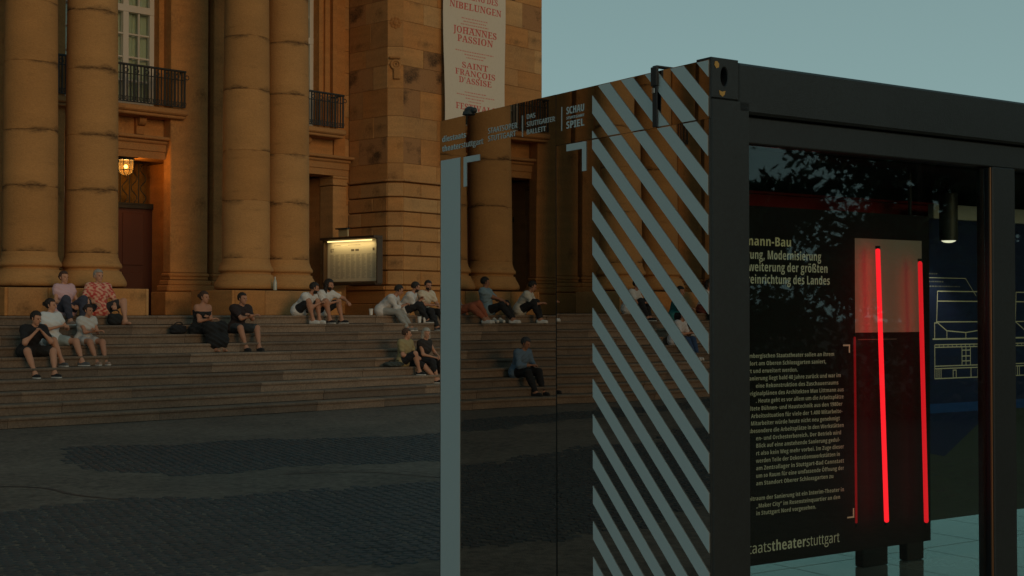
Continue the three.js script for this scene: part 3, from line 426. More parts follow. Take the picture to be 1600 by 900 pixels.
{ // things shown inside the container
  const black = metal(0.012, 0.011, 0.011, 0.85);
  const X0 = 0.1, X1 = 1.893, Y0 = 0.435, Y1 = 2.24, S = 2048 / (Y1 - Y0);
  const bd = inBox(thing('text_board', 'black exhibition board printed with white German text behind the glass', 'display board'), 1.0, 0, -0.3);
  part('panel', span(X0 - 1, X1 - 1, Y0, Y1, -0.03, 0, 0.003), black, bd);
  const tex = canvasTexture(2048, 2048, (c, w, h) => {
    const kx = w / (X1 - X0), X = (x) => (x - X0) * kx, Y = (y) => (Y1 - y) * S; c.fillStyle = '#0d0a0a'; c.fillRect(0, 0, w, h);
    const put = (pre, s, x, x2, y, cap, wt, col = '#efe6d2') => { c.fillStyle = col; c.font = `${wt} ${Math.round(cap / 0.72 * S)}px sans-serif`; c.save(); c.translate(X(x), Y(y)); c.textAlign = 'left'; const m = c.measureText(s).width, k = x2 ? (X(x2) - X(x)) / m : kx / S * 0.86; c.scale(k, 1); c.fillText(s, 0, 0); if (pre) { c.textAlign = 'right'; c.fillText(pre, 0, 0); } c.restore(); };
    put('Littm', 'ann-Bau', 0.553, 0.819, 2.040, 0.046, 'bold', '#f6e6bc'); put('Sanieru', 'ng, Modernisierung', 0.556, 1.035, 1.972, 0.044, 'bold'); put('und Erw', 'eiterung der größten', 0.556, 1.085, 1.910, 0.044, 'bold'); put('Kulture', 'inrichtung des Landes', 0.556, 1.1, 1.848, 0.044, 'bold');
    const body = [['Die Württemb', 'ergischen Staatstheater sollen an ihrem', 1.13], ['Standor', 't am Oberen Schlossgarten saniert,', 1.07], ['modernisiert u', 'nd erweitert werden.', 0.86], ['Die letzte Sani', 'erung liegt bald 40 Jahre zurück und war im', 1.18], ['', 'eine Rekonstruktion des Zuschauerraums', 1.16], ['nach den Orig', 'inalplänen des Architekten Max Littmann aus', 1.2], ['', '. Heute geht es vor allem um die Arbeitsplätze', 1.2], ['die veralte', 'te Bühnen- und Haustechnik aus den 1980er', 1.19], ['die Ar', 'beitssituation für viele der 1.400 Mitarbeite-', 1.19], ['Mi', 'tarbeiter würde heute nicht neu genehmigt', 1.17], ['insbe', 'sondere die Arbeitsplätze in den Werkstätten', 1.2], ['', 'en- und Orchesterbereich. Der Betrieb wird', 1.18], ['', 'Blick auf eine anstehende Sanierung gedul-', 1.17], ['', 'rt also kein Weg mehr vorbei. Im Zuge dieser', 1.2], ['', 'werden Teile der Dekorationswerkstätten in', 1.17], ['', 'am Zentrallager in Stuttgart-Bad Cannstatt', 1.2], ['', 'um so Raum für eine umfassende Öffnung der', 1.2], ['', 'am Standort Oberer Schlossgarten zu', 1.12], null, ['Zeitr', 'aum der Sanierung ist ein Interim-Theater in', 1.2], ['', '„Maker City“ im Rosensteinquartier an den', 1.17], ['', 'in Stuttgart Nord vorgesehen.', 0.99]];
    body.forEach((l, i) => l && put(l[0], l[1], 0.562, l[2], 1.474 - i * 0.0376, 0.0205, 'bold', '#e6dcc8'));
    put('diesta', 'ats', 0.571, 0.668, 0.496, 0.052, 'normal'); put('', 'theater', 0.668, 0.915, 0.496, 0.052, 'bold'); put('', 'stuttgart', 0.915, 1.164, 0.496, 0.052, 'normal');
    c.fillStyle = '#efe6d2'; c.fillRect(X(1.197), Y(1.533), X(1.25) - X(1.197), 10); c.fillRect(X(1.24), Y(1.533), X(1.25) - X(1.24), 50); c.fillRect(X(1.222), Y(0.622), X(1.276) - X(1.222), 10); c.fillRect(X(1.266), Y(0.664), X(1.276) - X(1.266), 50);
    c.fillStyle = '#9a9184'; c.fillRect(X(1.29), Y(2.10), X(1.83) - X(1.29), Y(1.595) - Y(2.10)); c.fillStyle = '#6a6258'; c.fillRect(X(1.31), Y(1.56), X(1.62) - X(1.31), 5);
  });
  part('print', new THREE.PlaneGeometry(X1 - X0, Y1 - Y0).translate((X0 + X1) / 2 - 1, (Y0 + Y1) / 2, 0.0015), new THREE.MeshStandardMaterial({ map: tex, roughness: 0.95 }), bd);
  for (const x of [-0.75, 0.75]) part('hanger', span(x - 0.008, x + 0.008, Y1, 2.49, -0.02, -0.004, 0.002), black, bd);

  const neon = (label, x0, y0, x1, y1, r, e, I) => {
    const t = inBox(thing('neon_tube', label, 'light tube', 'red light tubes in front of the text board'), (x0 + x1) / 2, 0, -0.2);
    const a = V(x0 - (x0 + x1) / 2, y0, 0), b = V(x1 - (x0 + x1) / 2, y1, 0), d = b.clone().sub(a), len = d.length(), rz = -Math.atan2(d.x, d.y);
    part('glowing_tube', new THREE.CapsuleGeometry(r, len, 6, 14).rotateZ(rz).translate((a.x + b.x) / 2, (a.y + b.y) / 2, 0), new THREE.MeshStandardMaterial({ color: lin(0.15, 0.01, 0.01), emissive: lin(1, 0.012, 0.02), emissiveIntensity: e }), t);
    for (const p of [a, b]) part('end_cap', new THREE.CylinderGeometry(r * 1.05, r * 1.05, 0.014, 12).rotateZ(rz).translate(p.x, p.y + (p === a ? -0.018 : 0.018), 0), black, t);
    if (I) { const ra = new THREE.RectAreaLight(lin(1, 0.02, 0.03), I, r * 2, len); ra.position.set((a.x + b.x) / 2, (a.y + b.y) / 2, -r - 0.003); ra.rotation.y = 0; t.add(ra); }
    return t;
  };
  neon('bright red light tube leaning slightly in front of the text board', 1.415, 0.60, 1.357, 2.03, 0.0125, 1.8, 6);
  neon('red light tube near the right edge of the text board', 1.735, 0.57, 1.695, 1.97, 0.012, 1.0, 3);
  neon('thin dim red light tube beside the printed text column', 1.182, 0.61, 1.176, 1.57, 0.006, 0.2, 0.1);

  // blue section-drawing panel on its stand
  const A0 = 2.45, A1 = 5.3, B0 = 0.38, B1 = 2.30, pn = inBox(thing('drawing_panel', 'blue panel with a white line drawing of a theatre section', 'display board'), 3.2, 0, -1.0);
  const dt = canvasTexture(2048, 1380, (c, w, h) => {
    const X = (x) => (x - A0) / (A1 - A0) * w, Y = (y) => (B1 - y) / (B1 - B0) * h; c.fillStyle = '#172750'; c.fillRect(0, 0, w, h);
    for (let i = 0; i < 900; i++) { c.fillStyle = `rgba(${rr(10, 60)},${rr(20, 70)},${rr(50, 110)},0.08)`; c.fillRect(rr(0, w), rr(0, h), rr(10, 120), rr(6, 60)); }
    c.fillStyle = '#3a4543'; c.beginPath(); c.moveTo(0, h); c.lineTo(0, Y(0.86)); c.lineTo(X(2.9), Y(0.78)); c.lineTo(X(3.25), Y(0.98)); c.lineTo(X(3.43), Y(1.06)); c.lineTo(X(4), Y(1.1)); c.lineTo(w, Y(0.9)); c.lineTo(w, h); c.fill();
    for (let i = 0; i < 700; i++) { c.fillStyle = `rgba(${rr(20, 90)},${rr(30, 95)},${rr(30, 90)},0.18)`; c.fillRect(rr(0, w), rr(Y(0.78), h), rr(6, 70), rr(2, 10)); }
    c.fillStyle = '#1f4a8a'; c.fillRect(0, Y(1.12), w, Y(1.06) - Y(1.12)); c.strokeStyle = '#e4dcc0'; c.lineWidth = 5;
    const house = (ox) => { const P = (a, b) => [X(ox + a), Y(1.28 + (b - 0.96) * 0.636)], ln = (...p) => { c.beginPath(); p.forEach(([a, b], i) => (i ? c.lineTo(...P(a, b)) : c.moveTo(...P(a, b)))); c.stroke(); };
      ln([0.03, 1.84], [0.56, 1.84]); ln([0.03, 1.84], [0.02, 1.52], [0, 1.52], [0, 1.36]); ln([0.56, 1.84], [0.58, 1.52], [0.6, 1.52], [0.6, 1.36]); ln([0.025, 1.74], [0.57, 1.74]); ln([0.015, 1.53], [0.585, 1.53]); ln([0.02, 1.53], [0.12, 1.44], [0.31, 1.42], [0.50, 1.45], [0.58, 1.53]); ln([0.12, 1.44], [0.12, 1.36]); ln([0.31, 1.42], [0.31, 1.36]); ln([0.5, 1.45], [0.5, 1.36]); ln([-0.02, 1.36], [0.62, 1.36]); ln([-0.02, 1.355], [0.62, 1.355]);
      ln([0, 1.30], [0.61, 1.30], [0.61, 1.085], [0, 1.085], [0, 1.30]); ln([0, 1.275], [0.61, 1.275]); for (let i = 1; i < 14; i++) ln([i * 0.0435, 1.30], [i * 0.0435, 1.275]); for (const a of [0.27, 0.31, 0.355]) ln([a, 1.275], [a, 1.085]); for (const b of [1.24, 1.18, 1.13]) ln([0.27, b], [0.355, b]);
      ln([0, 1.085], [0, 0.96], [0.62, 0.96], [0.62, 1.085]); ln([0, 1.06], [0.62, 1.06]); for (const a of [0.02, 0.04, 0.06, 0.56, 0.58, 0.6]) ln([a, 1.06], [a, 0.96]); ln([0.18, 0.96], [0.18, 1.04], [0.21, 1.04], [0.21, 0.96]); ln([0.43, 0.96], [0.43, 1.04], [0.47, 1.04], [0.47, 0.96]); ln([0.36, 1.06], [0.36, 0.96]); };
    house(2.81); house(3.62); c.lineWidth = 3; c.beginPath(); c.moveTo(X(2.55), Y(1.925)); c.lineTo(X(3.12), Y(1.925)); c.lineTo(X(3.23), Y(1.81)); c.stroke();
    c.fillStyle = '#7d7c78'; for (const [a, b, y] of [[2.5, 2.83, 1.955], [2.5, 2.9, 1.905], [2.5, 3.06, 1.875]]) { let x = X(a); while (x < X(b)) { const d = rr(5, 16); c.fillRect(x, Y(y), d, 6); x += d + 4; } }
  });
  part('panel', span(A0 - 3.2, A1 - 3.2, B0, B1, -0.04, 0, 0.003), metal(0.02, 0.03, 0.07, 0.5), pn);
  part('print', new THREE.PlaneGeometry(A1 - A0, B1 - B0).translate((A0 + A1) / 2 - 3.2, (B0 + B1) / 2, 0.0015), new THREE.MeshStandardMaterial({ map: dt, roughness: 0.9 }), pn);
  part('white_header', span(A0 + 0.35 - 3.2, A1 - 3.2, B1 + 0.004, B1 + 0.10, -0.04, 0.01, 0.004), metal(0.6, 0.6, 0.56, 0.6), pn);
  for (const [a, b] of [[2.193, 2.42], [2.6, 2.76], [3.6, 3.72], [4.7, 4.82]]) part('stand_leg', span(a - 3.2, b - 3.2, 0.132, 0.62, -0.12, -0.05, 0.006), black, pn);
  part('stand_rail', span(2.15 - 3.2, A1 - 3.2, 0.40, 0.50, -0.115, -0.055, 0.006), black, pn);

  const beam = inBox(thing('red_beam', 'red painted beam under the container ceiling', 'beam'), 1.7, 2.36, -1.3);
  part('flange', span(-1.5, 1.6, 0.06, 0.075, -0.06, 0.06, 0.003), metal(0.35, 0.015, 0.015, 0.5), beam); part('web', span(-1.5, 1.6, -0.06, 0.06, -0.012, 0.012, 0.003), metal(0.35, 0.015, 0.015, 0.5), beam); part('flange', span(-1.5, 1.6, -0.075, -0.06, -0.06, 0.06, 0.003), metal(0.35, 0.015, 0.015, 0.5), beam);
  const sp = inBox(thing('spotlight', 'lit cylindrical ceiling spotlight above the blue panel', 'spotlight'), 2.70, 2.15, -0.80);
  part('housing', new THREE.LatheGeometry([[0.0, 0.30], [0.05, 0.30], [0.056, 0.29], [0.056, 0.002], [0.05, 0], [0.048, 0.01], [0.045, 0.06]].map((p) => new THREE.Vector2(...p)), 20), metal(0.035, 0.036, 0.034, 0.5), sp);
  part('stem', new THREE.CylinderGeometry(0.012, 0.012, 0.06, 8).translate(0, 0.325, 0), black, sp);
  part('lens', new THREE.SphereGeometry(0.046, 16, 8, 0, Math.PI * 2, Math.PI / 2, Math.PI / 2).scale(1, 0.42, 1).translate(0, 0.006, 0), new THREE.MeshStandardMaterial({ color: 0x111111, emissive: lin(1, 0.85, 0.6), emissiveIntensity: 1.2 }), sp);
  const sl = new THREE.SpotLight(lin(1, 0.85, 0.62), 0.5, 0, 0.7, 0.6); sl.position.set(0, -0.01, 0); sl.target.position.set(0.25, -1.6, -0.3); sl.castShadow = true; sp.add(sl, sl.target);
}

// ───────────────────────── people ─────────────────────────
// distance fields meshed with surface nets
const sm = (a, b, k) => { const h = Math.max(0, k - Math.abs(a - b)) / k; return Math.min(a, b) - h * h * k * 0.25; };
function cone(p, a, b, ra, rb) { const bx = b.x - a.x, by = b.y - a.y, bz = b.z - a.z, px = p.x - a.x, py = p.y - a.y, pz = p.z - a.z, l = bx * bx + by * by + bz * bz || 1e-9; let h = (px * bx + py * by + pz * bz) / l; h = h < 0 ? 0 : h > 1 ? 1 : h; const x = px - bx * h, y = py - by * h, z = pz - bz * h; return Math.sqrt(x * x + y * y + z * z) - (ra + (rb - ra) * h); }
function ell(p, c, r) { const x = p.x - c.x, y = p.y - c.y, z = p.z - c.z, a = Math.hypot(x / r.x, y / r.y, z / r.z), b = Math.hypot(x / (r.x * r.x), y / (r.y * r.y), z / (r.z * r.z)); return b < 1e-6 ? -Math.min(r.x, r.y, r.z) : a * (a - 1) / b; }
function net(f, lo, hi, cell) {
  const n = [0, 1, 2].map((i) => Math.ceil((hi.getComponent(i) - lo.getComponent(i)) / cell) + 1), [nx, ny, nz] = n, val = new Float32Array(nx * ny * nz), p = V(0, 0, 0), id = (i, j, k) => (k * ny + j) * nx + i;
  for (let k = 0; k < nz; k++) for (let j = 0; j < ny; j++) for (let i = 0; i < nx; i++) { p.set(lo.x + i * cell, lo.y + j * cell, lo.z + k * cell); val[id(i, j, k)] = f(p); }
  const vid = new Int32Array(val.length).fill(-1), pos = [], nor = [], idx = [], e = cell * 0.35;
  const edges = [[0, 1], [2, 3], [4, 5], [6, 7], [0, 2], [1, 3], [4, 6], [5, 7], [0, 4], [1, 5], [2, 6], [3, 7]];
  for (let k = 0; k + 1 < nz; k++) for (let j = 0; j + 1 < ny; j++) for (let i = 0; i + 1 < nx; i++) {
    const c = [0, 1, 2, 3, 4, 5, 6, 7].map((q) => val[id(i + (q & 1), j + (q >> 1 & 1), k + (q >> 2))]); let neg = 0; for (const x of c) if (x < 0) neg++; if (!neg || neg === 8) continue;
    let x = 0, y = 0, z = 0, m = 0; for (const [a, b] of edges) if ((c[a] < 0) !== (c[b] < 0)) { const t = c[a] / (c[a] - c[b]); x += (a & 1) + ((b & 1) - (a & 1)) * t; y += (a >> 1 & 1) + ((b >> 1 & 1) - (a >> 1 & 1)) * t; z += (a >> 2) + ((b >> 2) - (a >> 2)) * t; m++; }
    vid[id(i, j, k)] = pos.length / 3; const q = V(lo.x + (i + x / m) * cell, lo.y + (j + y / m) * cell, lo.z + (k + z / m) * cell); pos.push(q.x, q.y, q.z);
    const g = V(f(p.set(q.x + e, q.y, q.z)) - f(p.set(q.x - e, q.y, q.z)), f(p.set(q.x, q.y + e, q.z)) - f(p.set(q.x, q.y - e, q.z)), f(p.set(q.x, q.y, q.z + e)) - f(p.set(q.x, q.y, q.z - e))).normalize(); nor.push(g.x, g.y, g.z);
  }
  const face = (a, b, c, d, flip) => { if (a < 0 || b < 0 || c < 0 || d < 0) return; if (flip) idx.push(a, c, b, a, d, c); else idx.push(a, b, c, a, c, d); };
  for (let k = 1; k + 1 < nz; k++) for (let j = 1; j + 1 < ny; j++) for (let i = 1; i + 1 < nx; i++) { const s = val[id(i, j, k)] < 0;
    if (s !== val[id(i + 1, j, k)] < 0) face(vid[id(i, j - 1, k - 1)], vid[id(i, j, k - 1)], vid[id(i, j, k)], vid[id(i, j - 1, k)], !s);
    if (s !== val[id(i, j + 1, k)] < 0) face(vid[id(i - 1, j, k - 1)], vid[id(i - 1, j, k)], vid[id(i, j, k)], vid[id(i, j, k - 1)], !s);
    if (s !== val[id(i, j, k + 1)] < 0) face(vid[id(i - 1, j - 1, k)], vid[id(i, j - 1, k)], vid[id(i, j, k)], vid[id(i - 1, j, k)], !s); }
  const g = new THREE.BufferGeometry(); g.setAttribute('position', new THREE.Float32BufferAttribute(pos, 3)); g.setAttribute('normal', new THREE.Float32BufferAttribute(nor, 3)); g.setIndex(idx); return g;
}
function bones(list, k, cell, extra) { // list of [a, b, ra, rb]; extra(p, d) shapes the result
  const lo = V(9, 9, 9), hi = V(-9, -9, -9); for (const [a, b, ra, rb] of list) { const r = Math.max(ra, rb) + 0.05; for (const p of [a, b]) { lo.min(V(p.x - r, p.y - r, p.z - r)); hi.max(V(p.x + r, p.y + r, p.z + r)); } }
  return net((p) => { let d = 1e3; for (const [a, b, ra, rb] of list) d = sm(d, cone(p, a, b, ra, rb), k); return extra ? extra(p, d) : d; }, lo, hi, cell);
}
function ik(a, c, l1, l2, pole) { const d = c.clone().sub(a); let len = d.length(); if (len > (l1 + l2) * 0.995) { d.multiplyScalar((l1 + l2) * 0.995 / len); len = d.length(); c.copy(a).add(d); } const u = d.clone().normalize(), x = (l1 * l1 - l2 * l2 + len * len) / (2 * len), h = Math.sqrt(Math.max(0, l1 * l1 - x * x)), q = pole.clone().addScaledVector(u, -pole.dot(u)).normalize(); return a.clone().addScaledVector(u, x).addScaledVector(q, h); }
const cloth = (c, vc) => new THREE.MeshStandardMaterial({ color: lin(...c), roughness: 0.92, vertexColors: !!vc });
const skinTone = [[0.50, 0.25, 0.155], [0.42, 0.20, 0.12], [0.34, 0.155, 0.09], [0.54, 0.29, 0.19]];
function person(o) {
  const P = thing('person', o.label, 'person', o.group), sc = (o.scale ?? 1) * 0.89, female = !!o.f, lean = o.lean ?? 0.25, side = o.side ?? 0;
  const up = V(Math.sin(side), Math.cos(lean) * Math.cos(side), Math.sin(lean)).normalize(), fwd = V(0, -Math.sin(lean), Math.cos(lean)), at = (h, x = 0, z = 0) => V(0, 0.1, 0).addScaledVector(up, h).add(V(x * Math.cos(o.tw ?? 0), 0, x * -Math.sin(o.tw ?? 0))).addScaledVector(fwd, z);
  const sw = female ? 0.155 : 0.185, hipL = V(-0.095, 0.1, 0.03), hipR = V(0.095, 0.1, 0.03);
  const shL = at(0.45, -sw), shR = at(0.45, sw), chest = at(0.33), neck0 = at(0.47), hd = o.head ?? [0, 0];
  const neckUp = up.clone().lerp(V(0, 1, 0), 0.45).normalize(), headC = at(0.5).addScaledVector(neckUp, 0.15).add(V(0, 0, 0.02 + 0.02 * Math.sin(lean)));
  const hq = new THREE.Quaternion().setFromEuler(new THREE.Euler(hd[1] ?? 0, hd[0] ?? 0, hd[2] ?? 0, 'YXZ')), hqi = hq.clone().invert(), toHead = (p, q) => q.copy(p).sub(headC).applyQuaternion(hqi), H = (x, y, z) => V(x, y, z).applyQuaternion(hq).add(headC);
  const foot = (f, sg) => V(f[0], -RISE * f[1] / sc + 0.083, f[2] * 1.06), aL = foot(o.feet[0]), aR = foot(o.feet[1]);
  const kL = ik(hipL, aL, 0.43, 0.43, V(-(o.splay ?? 0.25), 1, 0.5)), kR = ik(hipR, aR, 0.43, 0.43, V(o.splay ?? 0.25, 1, 0.5));
  const wL = V(...o.hands[0]), wR = V(...o.hands[1]), pole = o.elbows ?? [V(-0.7, -0.6, -0.4), V(0.7, -0.6, -0.4)], eL = ik(shL, wL, 0.29, 0.255, pole[0]), eR = ik(shR, wR, 0.29, 0.255, pole[1]);
  const toe = (a, f) => a.clone().add(V(0.13 * Math.sin(f[3] ?? 0), -0.05, 0.13 * Math.cos(f[3] ?? 0))), heel = (a, f) => a.clone().add(V(-0.045 * Math.sin(f[3] ?? 0), -0.045, -0.045 * Math.cos(f[3] ?? 0))), tL = toe(aL, o.feet[0]), tR = toe(aR, o.feet[1]), hL = heel(aL, o.feet[0]), hR = heel(aR, o.feet[1]);
  const b = o.build ?? 1, torso = [[hipL, hipR, 0.125 * b, 0.125 * b], [V(0, 0.14, -0.01), chest, 0.118 * b, 0.125 * b], [at(0.3, -0.07), at(0.3, 0.07), 0.1 * b, 0.1 * b], [at(0.4, -0.11), at(0.4, 0.11), 0.085, 0.085], [at(0.44, -sw + 0.03), at(0.44, sw - 0.03), 0.068, 0.068]];
  if (female) torso.push([at(0.31, -0.07, 0.075), at(0.31, 0.07, 0.075), 0.062, 0.062]);
  const thigh = female ? 0.086 : 0.088, legs = [[hipL, kL, thigh, 0.058], [kL, aL, 0.054, 0.036], [kL.clone().lerp(aL, 0.15).add(V(0, 0, -0.015)), kL.clone().lerp(aL, 0.5).add(V(0, 0, -0.012)), 0.053, 0.045], [hL, tL, 0.036, 0.028], [aL, hL, 0.036, 0.036], [hipR, kR, thigh, 0.058], [kR, aR, 0.054, 0.036], [kR.clone().lerp(aR, 0.15).add(V(0, 0, -0.015)), kR.clone().lerp(aR, 0.5).add(V(0, 0, -0.012)), 0.053, 0.045], [hR, tR, 0.036, 0.028], [aR, hR, 0.036, 0.036]];
  const ar = female ? 0.88 : 1, arms = [[shL, eL, 0.052 * ar, 0.04 * ar], [eL, wL, 0.04 * ar, 0.027 * ar], [shR, eR, 0.052 * ar, 0.04 * ar], [eR, wR, 0.04 * ar, 0.027 * ar]];
  const geos = [bones([...torso, ...legs, ...arms, [neck0, headC.clone().addScaledVector(neckUp, -0.05), 0.056, 0.05]], 0.05, 0.02)];
  // head
  const q = V(0, 0, 0), headF = (p) => { toHead(p, q); let d = sm(ell(q, V(0, 0.03, -0.012), V(0.075, 0.09, 0.095)), ell(q, V(0, -0.045, 0.022), V(0.055, 0.07, 0.064)), 0.04); d = sm(d, cone(q, V(-0.034, 0.024, 0.072), V(0.034, 0.024, 0.072), 0.013, 0.013), 0.015); d = sm(d, cone(q, V(0, 0.008, 0.088), V(0, -0.028, 0.106), 0.01, 0.0155), 0.012); d = sm(d, cone(q, V(-0.016, -0.058, 0.078), V(0.016, -0.058, 0.078), 0.01, 0.01), 0.01); d = sm(d, cone(q, V(0, -0.098, 0.058), V(0, -0.096, 0.06), 0.022, 0.022), 0.02); for (const s of [-1, 1]) { d = sm(d, cone(q, V(s * 0.077, 0.008, -0.006), V(s * 0.078, -0.024, -0.002), 0.016, 0.011), 0.008); d = -sm(-d, cone(q, V(s * 0.03, 0.004, 0.096), V(s * 0.032, 0.004, 0.096), 0.014, 0.014), 0.012); } return d; };
  const hr = 0.16, box = (c, r) => [V(c.x - r, c.y - r, c.z - r), V(c.x + r, c.y + r, c.z + r)];
  geos.push(net(headF, ...box(headC, hr), 0.0085));
  // hands: palm and five fingers
  const hand = (w, e, sg, curl, facing) => { const F = w.clone().sub(e).normalize(), U = V(...(facing ?? [0, 1, 0.2])); U.addScaledVector(F, -U.dot(F)).normalize(); const S = F.clone().cross(U).multiplyScalar(sg), l = [], pt = (f, s, u) => w.clone().addScaledVector(F, f).addScaledVector(S, s).addScaledVector(U, u);
    for (const s of [-0.024, -0.008, 0.008, 0.024]) l.push([pt(0, s * 0.6, 0), pt(0.082, s, 0), 0.017, 0.0125]);
    [[-0.029, 0.058], [-0.010, 0.070], [0.010, 0.074], [0.029, 0.066]].forEach(([s, len]) => { const a = pt(0.082, s, 0), c1 = curl * 0.7, c2 = curl * 1.7, m = pt(0.082 + len * 0.5 * Math.cos(c1), s * 1.08, -len * 0.5 * Math.sin(c1)), t = m.clone().addScaledVector(F, len * 0.5 * Math.cos(c2)).addScaledVector(U, -len * 0.5 * Math.sin(c2)); l.push([a, m, 0.0095, 0.0088], [m, t, 0.0088, 0.0075]); });
    l.push([pt(0.022, 0.024, -0.004), pt(0.052, 0.05, -0.014), 0.0125, 0.0105], [pt(0.052, 0.05, -0.014), pt(0.084, 0.05, -0.026), 0.0105, 0.008]); return bones(l, 0.007, 0.0055); };
  geos.push(hand(wL, eL, -1, o.curl ?? 0.6, o.palms?.[0]), hand(wR, eR, 1, o.curl ?? 0.6, o.palms?.[1]));
  const flat = (g) => { g.deleteAttribute('uv'); return g.index ? g.toNonIndexed() : g; };
  part('body', mergeGeometries(geos.map(flat)), new THREE.MeshStandardMaterial({ color: lin(...skinTone[o.skin ?? 0]), roughness: 0.62 }), P);
  part('eyes', mergeGeometries([-1, 1].map((s) => { const c = H(s * 0.031, 0.004, 0.079); return new THREE.SphereGeometry(0.0095, 8, 6).translate(c.x, c.y, c.z); })), metal(0.03, 0.02, 0.015, 0.2), P);
  // clothes
  const grow = (l, d) => l.map(([x, y, r1, r2]) => [x, y, r1 + d, r2 + d]), cutTo = (bn, t) => { const [x, y, r1, r2] = bn; return [x, x.clone().lerp(y, t), r1, r1 + (r2 - r1) * t]; };
  const neckPlane = at(0.5), wrinkle = (p) => 0.004 * Math.sin(p.x * 41 + p.y * 23) * Math.sin(p.y * 37 - p.z * 29) + 0.003 * Math.sin(p.y * 60 + p.x * 30 + p.z * 17);
  const top = o.top; if (top) {
    const sl = top.sleeve ?? 0.5, al = []; if (sl > 0) for (const k of [0, 2]) { al.push(cutTo(arms[k], Math.min(1, sl * 1.0))); if (sl > 1) al.push(cutTo(arms[k + 1], sl - 1)); }
    const g = bones([...grow(torso.slice(0, 1), 0.021), ...grow(torso.slice(1), 0.017), ...grow(al, sl > 1 ? 0.015 : 0.02)], 0.06, 0.017, (p, d) => Math.max(d + wrinkle(p), (p.x - neckPlane.x) * up.x + (p.y - neckPlane.y) * up.y + (p.z - neckPlane.z) * up.z - (top.low ? -0.06 : 0.05), top.low && sl === 0 ? 0.035 - 1 : -1));
    if (top.print) { const pq = g.attributes.position, col = []; for (let i = 0; i < pq.count; i++) { const a = Math.sin(pq.getX(i) * 38 + 3 * Math.sin(pq.getY(i) * 27)) * Math.sin(pq.getY(i) * 41 + 2 * Math.sin(pq.getZ(i) * 33)) + 0.5 * Math.sin(pq.getX(i) * 71 + pq.getY(i) * 63); const c = a > 0.15 ? top.print[0] : a > -0.35 ? top.color : top.print[1]; col.push(...c); } g.setAttribute('color', new THREE.Float32BufferAttribute(col, 3)); }
    part(top.name ?? 'shirt', g, top.print ? cloth([1, 1, 1], true) : cloth(top.color), P);
  }
  const bt = o.bottom; if (bt) {
    const pel = [[hipL, hipR, 0.132 * b, 0.132 * b], [V(0, 0.12, 0.0), at(0.06), 0.122 * b, 0.12 * b]];
    const seatCut = (p, d) => Math.max(d + wrinkle(p), -p.y - (p.z < 0.16 ? 0.012 : 9));
    if (bt.type === 'dress') part('dress', bones([...pel, [hipL, kL, 0.12, 0.1], [hipR, kR, 0.12, 0.1], [kL, aL.clone().lerp(kL, 0.25), 0.1, 0.13], [kR, aR.clone().lerp(kR, 0.25), 0.1, 0.13], [kL, kR, 0.1, 0.1], [kL.clone().lerp(aL, 0.6), kR.clone().lerp(aR, 0.6), 0.12, 0.12], [V(-0.16, 0.05, 0), V(0.16, 0.05, 0.1), 0.1, 0.1], ...(bt.full ? grow(torso.slice(1, 4), 0.016) : [])], 0.09, 0.02, (p, d) => Math.max(d + wrinkle(p) * 2, (p.x - neckPlane.x) * up.x + (p.y - neckPlane.y) * up.y + (p.z - neckPlane.z) * up.z + 0.12)), cloth(bt.color), P);
    else { const t = bt.len, ll = []; for (const k of [0, 5]) { ll.push(cutTo(legs[k], Math.min(1, t))); if (t > 1) { ll.push(cutTo(legs[k + 1], t - 1)); ll.push(cutTo(legs[k + 2], 1)); } }
      part(t > 1 ? 'trousers' : 'shorts', bones([...pel, ...grow(ll, t > 1 ? 0.02 : 0.026)], 0.04, 0.017, seatCut), cloth(bt.color), P); }
  }
  const shoe = o.shoe; if (shoe) [[hL, tL, aL], [hR, tR, aR]].forEach(([h, t, a]) => { const fl = h.y - 0.036;
    const s = part('shoe', bones([[h, t, 0.046, 0.038], [a.clone().add(V(0, -0.01, 0)), h, 0.043, 0.045]], 0.03, 0.012, (p, d) => Math.max(d, fl - 0.004 - p.y)), cloth(shoe), P);
    part('sole', bones([[h.clone().setY(fl + 0.004), t.clone().setY(fl + 0.004), 0.05, 0.044]], 0.02, 0.012, (p, d) => Math.max(d, Math.abs(p.y - fl - 0.006) - 0.012)), cloth(o.sole ?? [0.6, 0.58, 0.54]), s); });
  // hair
  const hs = o.hair ?? 'short', hc = o.hairColor ?? [0.015, 0.011, 0.008];
  if (hs !== 'bald') {
    const long = hs === 'long', th = long || hs === 'bob' ? 0.022 : hs === 'bun' ? 0.012 : 0.014, F2 = (p) => { toHead(p, q); let d = ell(q, V(0, 0.036, -0.016), V(0.076 + th, 0.092 + th, 0.096 + th)); const face = Math.max(0.022 + 0.25 * (0.06 - q.y) * 0 - q.z, q.y - 0.07), low = -(hs === 'short' ? 0.035 : 0.06) - q.y; d = Math.max(d, -face, low);
      if (long || hs === 'bob') { const e = long ? -0.24 : -0.1; d = sm(d, Math.max(sm(cone(q, V(-0.07, 0.02, -0.035), V(-0.085, e, -0.03), 0.04, 0.035), sm(cone(q, V(0.07, 0.02, -0.035), V(0.085, e, -0.03), 0.04, 0.035), cone(q, V(0, 0.0, -0.08), V(0, e, -0.08), 0.06, 0.055), 0.03), 0.03), -Math.max(0.012 - q.z, -9)), 0.02); }
      if (hs === 'bun') d = sm(d, ell(q, V(0, 0.03, -0.125), V(0.042, 0.042, 0.038)), 0.015);
      return d + 0.004 * Math.sin(q.x * 130) * Math.sin(q.y * 90 + q.z * 110); };
    const r = long ? 0.34 : 0.2; part('hair', net(F2, ...box(headC, r), 0.011), new THREE.MeshStandardMaterial({ color: lin(...hc), roughness: 0.7 }), P);
  }
